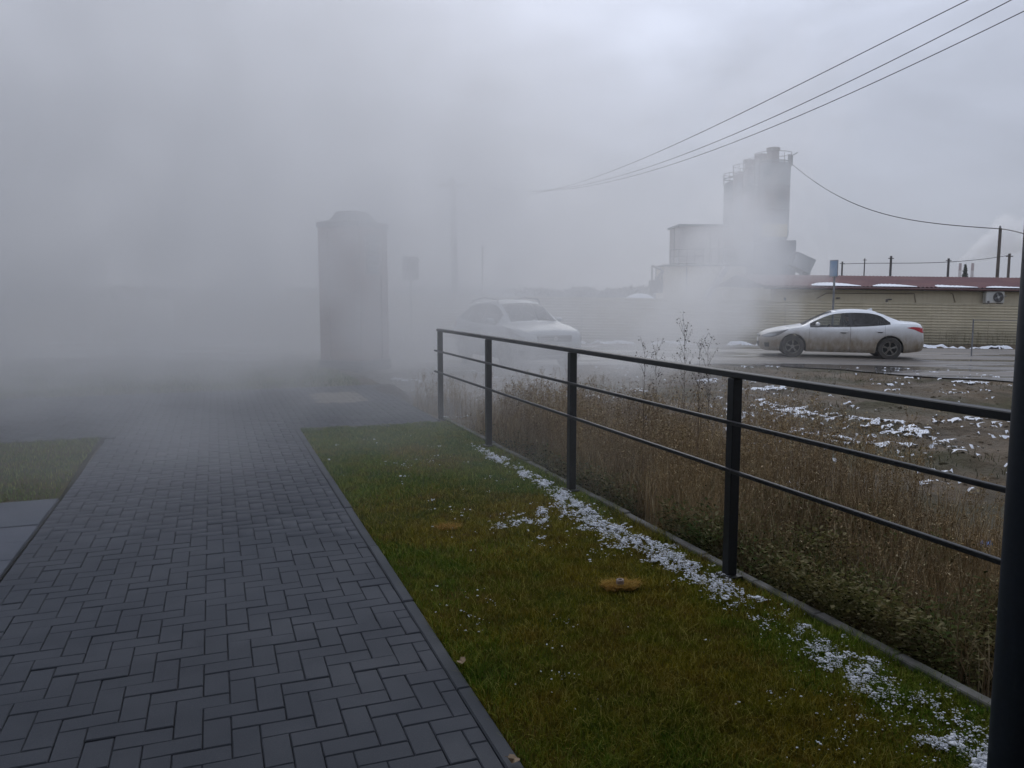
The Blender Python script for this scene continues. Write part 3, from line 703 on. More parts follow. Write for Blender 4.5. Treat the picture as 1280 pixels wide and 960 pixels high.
# ------------------------------------------------------------------ sign boards
def board_sign(name, px, ytop, ybot, w_, Yd, lab, rz, m_face, m_pole, post_r=.03, arrow=False):
    tp = on_y(px, ytop, Yd); bt = on_y(px, ybot, Yd); z0 = float(terrain(tp.x, Yd)); root = empty(name, (tp.x, Yd, z0), rz, lab, 'sign')
    b = MB(); b.tube([(0, 0, -.1), (0, 0, tp.z-z0-.03)], post_r, 10); b.build('pole', m_pole, root, True)
    hh = tp.z-bt.z; b = MB(); b.bbox((0, -post_r-.012, (tp.z+bt.z)/2-z0), (w_, .02, hh), .008); bo = b.build('board', m_face, root)
    b = MB(); b.bbox((0, -post_r-.024, (tp.z+bt.z)/2-z0), (w_*.86, .006, hh*.9), .002); b.build('sign_face', M_sign_in, bo)
    for dz in (-.25, .25): b = MB(); b.box((0, 0, (tp.z+bt.z)/2-z0+dz*hh), (.1, .075, .03)); b.build('clamp', M_steel, root)
    return root
M_sign_in = mottled('blue_sign_face', (.16, .26, .40), (.22, .30, .40), 5, .5, bs=0)
M_sign_b = mottled('sign_back', (.26, .27, .28), (.2, .2, .21), 5, .5)
board_sign('road_sign', 1044, 325, 346, .34, 26.5, 'blue rectangular road sign on a pole behind the white sedan, turned nearly edge-on', R(-62), M_sign_b, M_steel, .035)
s2 = board_sign('notice_board', 513, 321, 350, .52, 26.0, 'blurred dark board on a thin post between brick tower and car in the steam', R(4), M_cap, M_dark, .03)
bpy.data.objects.remove([c for c in s2.children if c.name.startswith('board')][0].children[0])

# ------------------------------------------------------------------ corrugated fence
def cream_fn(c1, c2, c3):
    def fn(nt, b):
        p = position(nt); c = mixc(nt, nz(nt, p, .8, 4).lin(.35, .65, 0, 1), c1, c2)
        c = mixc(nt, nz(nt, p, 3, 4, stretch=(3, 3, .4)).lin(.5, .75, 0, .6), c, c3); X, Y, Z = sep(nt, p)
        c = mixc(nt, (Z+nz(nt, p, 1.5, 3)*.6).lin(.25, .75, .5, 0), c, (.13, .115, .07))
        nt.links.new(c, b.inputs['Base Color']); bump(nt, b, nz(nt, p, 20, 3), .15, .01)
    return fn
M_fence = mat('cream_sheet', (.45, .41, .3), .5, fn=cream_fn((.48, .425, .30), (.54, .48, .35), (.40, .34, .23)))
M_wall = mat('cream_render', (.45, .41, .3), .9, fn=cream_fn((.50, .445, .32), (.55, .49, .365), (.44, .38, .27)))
FY = 32.0; PW = 4.06
fence = empty('corrugated_fence', (3.8, FY, 0), 0, 'long cream fence of horizontally ribbed metal sheets along the road', 'fence')
prof = []; z = 0; pitch = .110; nr = 15
for k in range(nr):
    prof += [(0, z), (0, z+.05), (-.042, z+.066), (-.042, z+.094)]; z += pitch
prof.append((0, z)); Hf = z
def fence_panel_mesh():
    b = MB(); n = len(prof); vs = []
    for xx in (0.012, PW-.012): vs += [(xx, y_, z_) for y_, z_ in prof]
    for xx in (0.012, PW-.012): vs += [(xx, y_+.006, z_) for y_, z_ in prof]
    fs = [(i, i+n, i+n+1, i+1) for i in range(n-1)]+[(2*n+i, 2*n+i+1, 3*n+i+1, 3*n+i) for i in range(n-1)]
    fs += [(0, 2*n, 3*n, n), (n-1, 2*n-1, 4*n-1, 3*n-1)]
    b.add(vs, fs); return b
fp = None
for i in range(-6, 8):
    x0 = 10.88+i*PW-4.06*0; zb = -.10-.0165*(x0+2-3.8)
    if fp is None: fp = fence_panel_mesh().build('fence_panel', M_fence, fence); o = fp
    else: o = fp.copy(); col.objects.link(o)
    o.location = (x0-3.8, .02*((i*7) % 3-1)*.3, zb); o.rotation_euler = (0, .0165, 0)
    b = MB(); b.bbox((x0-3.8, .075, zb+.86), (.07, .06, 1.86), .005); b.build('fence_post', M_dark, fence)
    b = MB(); b.beam((x0-3.8, -.01, zb+Hf+.012), (x0-3.8+PW-.02, -.01, zb+Hf+.012-.0165*PW), .075, .02); b.build('top_trim', M_fence, fence)
# thin pipe barrier at the road edge
b0 = on_y(1217, 399, 25.2); z0 = float(terrain(b0.x, 25.2)); bar = empty('pipe_barrier', (b0.x, 25.2, z0), 0, 'thin grey pipe stake with a wire running right along the road', 'barrier')
b = MB(); b.tube([(0, 0, -.1), (0, 0, b0.z-z0)], .022, 8); b.build('stake', M_steel, bar)
b = MB(); b.tube([(0, 0, b0.z-z0-.03), (4, .3, b0.z-z0-.09), (8, .6, b0.z-z0-.12)], .008, 5); b.build('wire', M_steel, bar)
b = MB(); b.tube([(8, .6, -.2), (8, .6, b0.z-z0-.1)], .022, 8); b.build('stake', M_steel, bar)

# ------------------------------------------------------------------ low building with a dark red roof
WY = 34.6; SL = -.0125
bl = empty('garage_building', (12.0, WY, 0), 0, 'long low cream building with a dark red corrugated roof behind the fence', 'building'); bl.rotation_euler = (0, -SL, 0)
x0b, x1b = -.9, 17.0; ze = 1.98
b = MB(); b.box(((x0b+x1b)/2, 4.0, (ze-.9)/2), (x1b-x0b, 8.0, ze+.9)); b.build('wall', M_wall, bl)
M_roof = mottled('red_roof', (.105, .036, .044), (.08, .03, .038), 1.5, .75, (.12, .048, .05), .6, spec=.25)
b = MB(); pitch_ = .18; vs = []; nx = int((x1b-x0b+.8)/pitch_*4)
for i in range(nx+1):
    xx = x0b-.4+i*pitch_/4; zz = (.0, .028, .028, 0)[i % 4]
    vs += [(xx, -.38, ze+.045+zz), (xx, 4.0, ze+.62+zz), (xx, 8.3, ze+.06+zz)]
b.add(vs, [(i*3+j, (i+1)*3+j, (i+1)*3+j+1, i*3+j+1) for i in range(nx) for j in range(2)]); b.build('roof', M_roof, bl)
b = MB(); b.bbox(((x0b+x1b)/2, -.33, ze-.03), (x1b-x0b+.8, .05, .13), .01); b.build('fascia', M_dark, bl)
b = MB(); b.box(((x0b+x1b)/2, -.165, ze-.075), (x1b-x0b+.5, .27, .02)); b.build('soffit', M_dark, bl)
b = MB(); b.tube([(x0b-.3, -.42, ze-.01), (x1b+.3, -.42, ze-.03)], .045, 8); b.build('gutter', mottled('red_gutter', (.10, .04, .04), (.08, .03, .03), 3, .5), bl)
# snow lying on the lower roof
def roof_snow(xa, xb, hmax, lab):
    V = []; n = int((xb-xa)/.045); rows = 5
    for i in range(n+1):
        u = i/n; xx = xa+(xb-xa)*u; e = math.sin(math.pi*u)**.5*hmax*(.45+.9*float(fbm(xx, 0, 1.1, 61)))+.10*(i % 4 < 2)*math.sin(math.pi*u)
        for j in range(rows+1):
            yy = -.36+e*j/rows; V.append((xx, yy, ze+.045+.131*(yy+.38)+.030+.03*math.sin(math.pi*min(1, .15+.85*(1-j/rows)))*(1-j/rows)))
    F = [(i*(rows+1)+j, (i+1)*(rows+1)+j, (i+1)*(rows+1)+j+1, i*(rows+1)+j+1) for i in range(n) for j in range(rows)]
    o = np_mesh('roof_snow', np.array(V), np.array(F), M_snow, smooth=True); o.location = bl.location; o.rotation_euler = bl.rotation_euler
    tag(o, lab, 'snow')
for px0, px1, hm, lab in ((1008, 1068, 1.2, 'snow drift on the red roof beside the blue road sign, leftmost of four'), (1083, 1137, 1.0, 'pointed snow drift on the red roof, second from the left'), (1163, 1212, .9, 'snow drift on the red roof left of the air conditioner'), (1222, 1275, .55, 'thin snow strip on the red roof above the air conditioner, rightmost')):
    roof_snow((px0-640)/1000*WY*1.0-12.0, (px1-640)/1000*WY-12.0, hm, lab)
# conduit outline, stain lines on the wall
M_pipe = mottled('brown_pipe', (.13, .1, .07), (.17, .13, .09), 8, .7)
def wl(px, py): p = on_y(px, py, WY); return (p.x-12.0, -.03, p.z-(p.x-12)*SL)
b = MB(); b.tube([wl(1020, 373), wl(1032, 366.5), wl(1142, 367.2), wl(1143.5, 378)], .018, 6); b.build('conduit', M_pipe, bl)
b = MB(); b.tube([wl(1187, 366.5), wl(1190, 367.5), wl(1193, 378)], .016, 6); b.build('hanging_cable', M_pipe, bl)
for px, py in ((1046.5, 372.5), (1111, 374.2)):
    c = wl(px, py); b = MB(); b.bbox((c[0], -.05, c[2]), (.16, .07, .05), .01); b.build('wall_lamp', M_dark, bl)
# air conditioner
ac0 = wl(1238, 371.5); ac = empty('air_conditioner', (12+ac0[0], WY-.22, 0), 0, 'grey outdoor air conditioner unit on the cream wall under the red roof', 'air conditioner')
zc = on_y(1238, 371.5, WY).z
M_ac = mottled('ac_white', (.5, .5, .48), (.42, .42, .4), 6, .5)
b = MB(); b.bbox((0, 0, zc), (.78, .28, .50), .02); b.build('casing', M_ac, ac)
b = MB(); b.lathe([(.205, -.15), (.215, -.145), (.215, -.17), (.195, -.172), (.195, -.15)], 28, (.12, 0, zc), 'Y'); b.build('fan_ring', M_dark, ac)
b = MB(); b.lathe([(0, -.146), (.195, -.146)], 28, (.12, 0, zc), 'Y'); b.build('fan_well', M_dark, ac)
b = MB(); b.lathe([(0, -.168), (.05, -.166), (.05, -.147)], 16, (.12, 0, zc), 'Y'); b.build('fan_hub', M_ac, ac)
for k in range(4):
    b = MB(); b.box((.12+.11*math.cos(k*1.571+.4), -.155, zc+.11*math.sin(k*1.571+.4)), (.13, .01, .07), M=Matrix.Rotation(-(k*1.571+.4), 3, 'Y')); b.build('fan_blade', M_steel, ac)
for k in range(5):
    b = MB(); b.lathe([(.04+k*.035, -.176), (.044+k*.035, -.176)], 24, (.12, 0, zc), 'Y'); b.build('grille_ring', M_dark, ac)
for sx_ in (-.28, .28): b = MB(); b.box((sx_, .02, zc-.27), (.04, .44, .03)); b.build('bracket', M_dark, ac)
b = MB(); b.tube([(.39, 0, zc+.05), (.55, .02, zc+.06), (.62, .2, zc+.04)], .025, 8); b.build('hose', M_ac, ac)

# ------------------------------------------------------------------ poles and masts
M_wood = mottled('grey_wood', (.12, .10, .085), (.08, .07, .06), 4, .9)
M_redpaint = mottled('dull_red', (.28, .08, .08), (.2, .06, .06), 4, .6)
def pole(name, px, ytop, Yd, r_, m, lab, cat, head=None, group=None):
    p = on_y(px, ytop, Yd); root = empty(name, (p.x, Yd, -.5), 0, lab, cat, group)
    b = MB(); b.tube([(0, 0, 0), (0, 0, p.z+.5)], [r_*1.25, r_], 10); b.build('shaft', m, root, True)
    return root, p
roots = []
for (px, yt, Yd, r_, lab) in ((1053, 327, 60, .06, 'short thin mast above the red roof just right of the blue sign'), (1081, 323, 75, .05, 'faint thin mast between the two short masts above the roof'), (1114, 320, 52, .07, 'lamp pole above the middle of the red roof'), (1186, 323, 52, .07, 'lamp pole above the red roof left of the far chimneys')):
    r0, p = pole('mast', px, yt, Yd, r_, M_dark, lab, 'mast')
    b = MB(); b.box((0, 0, p.z+.5-.15), (.35, .06, .05)); b.build('crossarm', M_dark, r0)
r0, p = pole('utility_pole', 1250.5, 285, 48, .085, M_wood, 'tallest wooden pole above the red roof at the right edge of the picture', 'pole')
b = MB(); b.tube([(-.25, -.1, 0), (-.25, -.1, 3.0)], .09, 8); b.build('stub_post', M_redpaint, r0)
b = MB(); b.tube([(-.02, 0, p.z+.5), (-.02, 0, p.z+.62)], .05, 8); b.build('insulator', M_cap, r0); hp = p
r0, p = pole('utility_pole', 1262, 317, 60, .09, M_wood, 'shorter wooden pole just right of the tallest one', 'pole')
b = MB(); b.box((0, 0, p.z+.3), (.5, .08, .07)); b.build('crossarm', M_wood, r0); sp = p
# pole with crossarm in the fog
tp = on_y(566, 232, 50); ph = empty('power_pole', (tp.x, 50, -.3), 0, 'tall power pole with a crossarm, faint in the steam above the car', 'pole')
b = MB(); b.tube([(.1, 0, 0), (0, 0, tp.z+.7)], [.24, .17], 12); b.build('shaft', M_wood, ph, True)
b = MB(); b.bbox((0, 0, tp.z+.3), (1.9, .16, .2), .01); b.build('crossarm', M_wood, ph)
b = MB(); b.beam((-.5, 0, tp.z+.25), (0, 0, tp.z-.3), .05, .05); b.build('brace', M_wood, ph); b = MB(); b.beam((.5, 0, tp.z+.25), (0, 0, tp.z-.3), .05, .05); b.build('brace', M_wood, ph)
for dx in (-.8, 0, .8):
    b = MB(); zz = tp.z+.36 if dx else tp.z+.7; b.lathe([(0, 0), (.03, 0), (.07, .06), (.05, .1), (.07, .14), (.04, .24), (0, .26)], 10, (dx, 0, zz)); b.build('insulator', M_cap, ph)
r0, p = pole('mast', 603, 308, 46, .05, M_dark, 'thin mast with a small arm, faint in the steam above the dark car', 'mast')
b = MB(); b.box((.12, 0, p.z+.45), (.3, .05, .05)); b.build('arm', M_dark, r0)
# far red and white chimneys, and their steam
M_rw = mat('red_white_bands', (.5, .4, .4), .8)
def rw_fn(nt, b):
    X, Y, Z = sep(nt, position(nt)); f = (Z/14)._m('FRACT'); nt.links.new(mixc(nt, f.lin(.48, .52, 0, 1), (.32, .28, .28), (.13, .03, .035)), b.inputs['Base Color'])
rw_fn(M_rw.node_tree, M_rw.node_tree.nodes['Principled BSDF'])
for px, lab in ((1200.5, 'far red and white banded chimney left of the fir'), (1216, 'far red and white banded chimney right of the fir')):
    p = on_y(px, 329, 620); b = MB(); b.lathe([(0, -2), (1.5, -2), (.95, p.z), (.7, p.z), (0, p.z-1)], 20); o = b.build('chimney', M_rw, smooth=True); o.location = (p.x, 620, 0); tag(o, lab, 'chimney')
# fir
p = on_y(1207, 331, 90); fir = empty('fir_tree', (p.x, 90, -.5), 0, 'small dark fir between the two far chimneys', 'tree')
b = MB(); b.tube([(0, 0, 0), (0, 0, p.z+.4)], [.12, .02], 6); b.build('trunk', M_wood, fir)
n = 2600; ht = p.z+.5; zz = ht*rng.random(n)**.8; layer = .55+.45*((zz*2.2) % 1); rr = (1-zz/ht)*1.25*layer*rng.random(n)**.4+.03; aa = rng.uniform(0, 6.28, n)
P = np.stack([rr*np.cos(aa), rr*np.sin(aa), zz-.25*rr], -1); V = P[:, None]+rng.normal(0, .07, (n, 3, 3)); F = np.arange(n*3).reshape(-1, 3)
np_mesh('crown', V.reshape(-1, 3), F, mottled('fir_green', (.02, .035, .02), (.035, .05, .03), 6, .9, bs=0), fir)
# far wood on the horizon
n = 30000; th = rng.uniform(-.62, .78, n); D_ = 380+rng.random(n)*60; x = np.sin(th)*D_; y = np.cos(th)*D_
hh = 3.2+4.5*fbm(th*60, th*0, 1, 71, 4)+2.5*sstep(.54, .6, th); z = hh*rng.random(n)**.6
V = np.stack([x, y, z-1], -1)[:, None]+rng.normal(0, 1.0, (n, 3, 3))
tag(np_mesh('far_wood', V.reshape(-1, 3), np.arange(n*3).reshape(-1, 3), mottled('wood_dark', (.035, .04, .035), (.05, .05, .045), .05, .9, bs=0)), 'dark line of woodland on the horizon', 'wood', kind='stuff')

# ------------------------------------------------------------------ power lines
def cubic(us, zs, u):
    tot = 0
    for i in range(len(us)):
        l = 1
        for j in range(len(us)):
            if i != j: l *= (u-us[j])/(us[i]-us[j])
        tot += l*zs[i]
    return tot
ends = [(-.8, [(700, 235), (905, 152), (1210, 0)], 'upper power line crossing the sky to the top edge, leftmost where it leaves'), (0, [(700, 236), (945, 156), (1264, 0)], 'middle power line of the three crossing the sky'), (.8, [(700, 237.5), (960, 161), (1280, 14)], 'lowest power line of the three crossing the sky')]
for dx, pxs, lab in ends:
    P0 = Vector((tp.x+dx, 50, tp.z+.35+.3*(dx == 0))); Q = Vector((12.0+dx*.75, 17.6)); d2 = Vector((Q.x-P0.x, Q.y-P0.y))
    us, zs = [0], [P0.z]
    for (px, py) in pxs:
        r = sight(px, py); k = r.x/r.y      # plan: P0 + u*d2 with x = k*y
        u = (k*P0.y-P0.x)/(d2.x-k*d2.y); yy = P0.y+u*d2.y; us.append(u); zs.append(EYE+r.z*yy/r.y)
    pts = []
    for i in range(41):
        u = i/40*1.12; pts.append((P0.x+d2.x*u, P0.y+d2.y*u, cubic(us, zs, u)))
    b = MB(); b.tube(pts, .012, 5); o = b.build('power_line', M_wire); tag(o, lab, 'power line', 'power lines across the sky')
def cable(pts_px, lab, r_=.02, name='cable'):
    P = [on_y(*q) for q in pts_px]; n = len(P); pts = []
    for i in range(31):
        u = i/30*(n-1); us = list(range(n)); pts.append(tuple(cubic(us, [p[k] for p in P], u) for k in range(3)))
    b = MB(); b.tube(pts, r_, 5); o = b.build(name, M_wire); tag(o, lab, 'cable')
cable([(990, 205, 71), (1060, 251, 64), (1140, 275, 57), (1250.5, 286, 48)], 'sagging black cable from the silo top to the tallest pole', .03)
cable([(1250.5, 286, 48), (1266, 288.5, 44), (1290, 295, 38)], 'black cable running right from the tallest pole out of the picture', .03)
cable([(1053, 330, 60), (1114, 329, 55), (1186, 327.5, 55), (1262, 319, 60)], 'thin low wire strung between the masts above the red roof', .02)

# ------------------------------------------------------------------ silo plant
M_silo = mottled('pale_silo', (.19, .22, .235), (.15, .18, .195), .4, .7, (.23, .19, .175), .25)
M_silo2 = mottled('blue_grey_steel', (.12, .15, .18), (.09, .11, .13), .8, .6)
M_filter = mottled('filter_housing', (.22, .18, .175), (.17, .15, .14), 1, .6)
M_yel = mottled('faded_yellow', (.42, .36, .16), (.36, .32, .2), .6, .7, bs=0)
sil = empty('cement_silos', (24, 72, -.4), 0, 'row of four tall pale cement silos with round filters on top', 'silo')
base = Vector((0, 0, 0)); c0 = on_y(966, 205, 71)
for k in range(4):
    cx, cy = c0.x-24-.06*k, -1.0+3.15*k; topz = c0.z+.2+(-.3 if k == 3 else 0)
    b = MB(); b.lathe([(0, 4.6), (.25, 4.4), (1.5, 7.2), (1.5, topz), (1.35, topz+.22), (0, topz+.34)], 32, (cx, cy, 0)); s_ = b.build('silo', M_silo, sil, True)
    if k < 3:
        b = MB(); b.lathe([(.0, topz+.3), (.5, topz+.3), (.5, topz+1.35), (.58, topz+1.36), (.58, topz+1.55), (0, topz+1.62)], 20, (cx, cy, 0)); b.build('filter', M_filter, s_, True)
    for j in range(4):
        z_ = 7.4+j*2.0; b = MB(); b.lathe([(1.5, z_), (1.535, z_+.02), (1.535, z_+.1), (1.5, z_+.12)], 32, (cx, cy, 0)); b.build('band', M_silo, s_)
    for a in range(4):
        b = MB(); xx, yy = cx+1.25*math.cos(a*1.571+.785), cy+1.25*math.sin(a*1.571+.785); b.beam((xx, yy, 0), (xx, yy, 7.0), .18, .18, up=(1, 0, 0)); b.build('leg', M_silo2, s_)
    nseg = 10; ring = [(cx+1.6*math.cos(i/nseg*6.283), cy+1.6*math.sin(i/nseg*6.283)) for i in range(nseg)]
    b = MB(); b.tube([(x, y, topz+1.05) for x, y in ring+ring[:1]], .03, 5)
    for x, y in ring: b.tube([(x, y, topz-.05), (x, y, topz+1.05)], .022, 4)
    b.build('guard_rail', M_dark, s_)
cx, cy, topz = c0.x-24, -1.0, c0.z+.2
b = MB(); b.box((cx+1.3, cy-.6, topz+.4), (.35, .3, .9)); b.tube([(cx+1.4, cy-1, topz+.8), (cx+1.75, cy-1, topz+1.0)], .05, 6); b.build('junction_box', M_silo2, sil)
b = MB(); pr_ = [];
for i in range(9):
    a = math.pi*1.25+i/8*math.pi*.5; pr_.append((cx+1.56*math.cos(a), cy+1.56*math.sin(a)))
za, zb_ = on_y(955, 290, 69.5).z, on_y(955, 274, 69.5).z
b.add([(x, y, z) for x, y in pr_ for z in (za, zb_)], [(2*i, 2*i+2, 2*i+3, 2*i+1) for i in range(8)]); b.build('yellow_emblem', M_yel, sil)
# enclosed steelwork below the silos, tilted hopper on the right
zt = on_y(950, 297, 69).z; b = MB(); b.box((c0.x-24-.1, 3.6, zt/2+.2), (3.6, 12.6, zt)); b.build('lower_housing', M_silo2, sil)
hpz = on_y(985, 322, 68).z; b = MB(); M_ = Matrix.Rotation(R(24), 3, 'Y'); b.box((c0.x-24+2.1, -2.5, hpz), (1.7, 2.2, 1.25), M=M_); b.beam((c0.x-24+2.7, -2.5, hpz-.7), (c0.x-24+1.6, -2.5, hpz-3), .8, .6); b.build('hopper', M_silo2, sil)
for sx_ in (1.5, 2.9): b = MB(); b.beam((c0.x-24+sx_, -2.5, 0), (c0.x-24+sx_, -2.5, hpz-.6), .15, .15, up=(1, 0, 0)); b.build('hopper_leg', M_silo2, sil)
b = MB(); lx, ly = cx-1.6, cy-.9
for dx in (-.2, .2): b.tube([(lx+dx, ly, .3), (lx+dx, ly, topz+.8)], .03, 5)
for i in range(36): b.tube([(lx-.2, ly, .6+i*.38), (lx+.2, ly, .6+i*.38)], .02, 4)
b.build('ladder', M_dark, sil)
# tall box building left of the silos
M_panel = mottled('pale_panel', (.33, .31, .30), (.28, .26, .26), .5, .7)
bA = on_y(850, 283, 74); bx = empty('mixer_building', (bA.x, 74, -.4), R(2), 'boxy pale panel-clad building with a thin dark roof edge left of the silos', 'building')
Hh = bA.z+.4; Wd = 4.1; De = 4.0
b = MB(); b.box((Wd/2, De/2, Hh/2), (Wd, De, Hh)); b.build('wall', M_panel, bx)
b = MB(); b.bbox((Wd/2, De/2, Hh+.1), (Wd+.4, De+.4, .2), .02); b.build('roof', M_silo2, bx)
for k in range(8):
    b = MB(); b.box((.26+k*.51, -.012, Hh/2), (.496, .02, Hh-.1)); b.build('cladding_panel', M_panel, bx)
b = MB(); b.box((-.02, De*.5, Hh*.5), (.05, .12, Hh)); b.build('downpipe', M_dark, bx)
# yard building with a railed, snowy roof deck
yb = empty('yard_building', (0, 0, 0), 0, 'low cream yard building with a railed snowy roof deck before the silos', 'building')
Yd = 58; q0, q1 = on_y(834, 333, Yd), on_y(908, 334, Yd)
b = MB(); b.box(((q0.x+q1.x)/2+.6, Yd+1.6, (q0.z-.6)/2), (q1.x-q0.x+1.6, 3.2, q0.z+.6)); b.build('wall', M_wall, yb)
b = MB(); b.bbox(((q0.x+q1.x)/2+.6, Yd+1.55, q0.z+.06), (q1.x-q0.x+2.0, 3.5, .12), .02); b.build('deck', M_dark, yb)
b = MB(); n = 26
for rowz, rr in ((1.05, .03), (.55, .022)): b.tube([(q0.x+.2, Yd-.2, q0.z+.12+rowz), (q1.x+.6, Yd-.2, q0.z+.12+rowz+.1)], rr, 5)
for i in range(9): xx = q0.x+.2+(q1.x+.4-q0.x)*i/8; b.tube([(xx, Yd-.2, q0.z+.1), (xx, Yd-.2, q0.z+1.2)], .03, 5)
b.build('guard_rail', M_dark, yb)
b = MB(); b.tube([(q1.x-1.2, Yd, q0.z), (q1.x-1.2, Yd, q0.z+2.1)], .06, 6); b.tube([(q1.x-.6, Yd, q0.z), (q1.x-.6, Yd, q0.z+1.8)], .05, 6); b.build('vent_pipe', M_dark, yb)
b = MB(); w0 = on_y(878, 367, Yd-1.2); w1 = on_y(908, 334, Yd-1.2); b.beam((w0.x, Yd-1.2, w0.z-.8), (w1.x, Yd-1.2, w1.z), .7, .3); b.build('stair', M_panel, yb)
xs_ = np.linspace(q0.x+.3, q1.x+.3, 40); ys_ = np.linspace(Yd+.1, Yd+2.5, 8); XX, YY = np.meshgrid(xs_, ys_); ZZ = q0.z+.1+.16*fbm(XX, YY, .8, 81)
idx = np.arange(XX.size).reshape(XX.shape); F = np.stack([idx[:-1, :-1], idx[:-1, 1:], idx[1:, 1:], idx[1:, :-1]], -1).reshape(-1, 4)
tag(np_mesh('deck_snow', np.stack([XX, YY, ZZ+.03], -1).reshape(-1, 3), F, M_snow, smooth=True), 'snow lying on the railed roof deck before the silos', 'snow')
# loader frame and pipework left of it
lf = empty('conveyor_frame', (on_y(822, 350, 56).x, 56, -.4), 0, 'jumble of dark conveyor steelwork left of the yard building', 'conveyor')
def lp(px, py): p = on_y(px, py, 56); return (p.x-lf.location.x, 0, p.z+.4)
for nm, P, r_ in (('upright', [lp(815, 332), lp(815, 368)], .07), ('arm', [lp(815, 332), lp(827, 337)], .07), ('boom', [lp(817, 356), lp(829, 338)], .13), ('upright', [lp(827, 337), lp(828, 362)], .06), ('strut', [lp(812, 366), lp(824, 352)], .1), ('upright', [lp(820, 334), lp(819, 352)], .04)):
    b = MB(); b.tube(P, r_, 8); b.build(nm, M_dark, lf)
b = MB(); c = lp(820, 358); b.bbox((c[0], 0, c[2]), (.9, .8, .9), .05); b.build('drive_housing', M_dark, lf)
b = MB(); b.tube([lp(858.5, 334), lp(858, 368)], .05, 6); b.build('lamp_post', M_dark, lf)
ssx = on_y(800, 362, 54); V = np.stack(np.meshgrid(np.linspace(-1.3, 1.3, 14), np.linspace(-1, 1, 10)), -1).reshape(-1, 2); zz = .95*np.clip(1-(V[:, 0]/1.4)**2-(V[:, 1]/1.1)**2, 0, 1)**.6
idx = np.arange(140).reshape(10, 14); F = np.stack([idx[:-1, :-1], idx[:-1, 1:], idx[1:, 1:], idx[1:, :-1]], -1).reshape(-1, 4)
o = np_mesh('snow_heap', np.column_stack([V, zz+ssx.z-1.2]), F, M_snow, smooth=True); o.location = (ssx.x, 54, 0); tag(o, 'heap of snow behind the corrugated fence left of the conveyor steelwork', 'snow')

# ------------------------------------------------------------------ cars
def paint_fn(base, dirt, hi=.95, strength=.9):
    def fn(nt, b):
        o = coords(nt, 'Object'); X, Y, Z = sep(nt, o)
        nzv = nz(nt, o, 2.2, 5, .6); f = (Z+nzv*.3-.15).ss(hi, .42)*strength
        f = (f*nz(nt, o, 9, 4, .6, stretch=(1, 1, .5)).lin(.25, .6, .8, 1)).clamp()
        nt.links.new(mixc(nt, f, base, dirt), b.inputs['Base Color']); nt.links.new(f.lin(0, 1, .22, .8).o, b.inputs['Roughness'])
        b.inputs['Coat Weight'].default_value = .25
    return fn
M_white = mat('dusty_white_paint', (.7, .71, .72), .3, fn=paint_fn((.74, .76, .78), (.20, .155, .10), 1.06, 1.0))
M_silver = mat('dusty_silver_paint', (.45, .47, .49), .3, fn=paint_fn((.42, .45, .47), (.11, .10, .09), .85, .7))
M_under = mat('underbody', (.012, .012, .013), .9); M_trim = mat('black_trim', (.02, .02, .021), .6); M_int = mat('dark_fabric', (.03, .03, .033), .9)
M_tyre = mottled('tyre_rubber', (.025, .024, .023), (.06, .052, .043), 6, .9)
M_rim = mottled('muddy_alloy', (.16, .145, .12), (.10, .09, .075), 9, .6, (.24, .23, .21), 5, metal=.2)
def glass_fn(tint, tr=.75):
    def fn(nt, b):
        nt.nodes.remove(b); out = [n for n in nt.nodes if n.type == 'OUTPUT_MATERIAL'][0]
        g1 = nt.nodes.new('ShaderNodeBsdfGlossy'); g1.inputs['Roughness'].default_value = .04
        t = nt.nodes.new('ShaderNodeBsdfTransparent'); t.inputs[0].default_value = (*tint, 1)
        fr = nt.nodes.new('ShaderNodeFresnel'); fr.inputs[0].default_value = 1.5; mx = nt.nodes.new('ShaderNodeMixShader')
        nt.links.new(fr.outputs[0], mx.inputs[0]); nt.links.new(t.outputs[0], mx.inputs[1]); nt.links.new(g1.outputs[0], mx.inputs[2]); nt.links.new(mx.outputs[0], out.inputs[0])
    return fn
M_glass = mat('clear_glass', (1, 1, 1), fn=glass_fn((.62, .66, .66))); M_tint = mat('tinted_glass', (1, 1, 1), fn=glass_fn((.06, .06, .07)))
M_lamp = mat('headlamp_glass', (.35, .37, .39), .12, metal=.5); M_lampd = mat('lamp_bezel', (.06, .06, .065), .3)
M_red = mat('red_lamp', (.42, .02, .03), .2); M_chrome = mat('chrome', (.5, .5, .52), .15, metal=1)

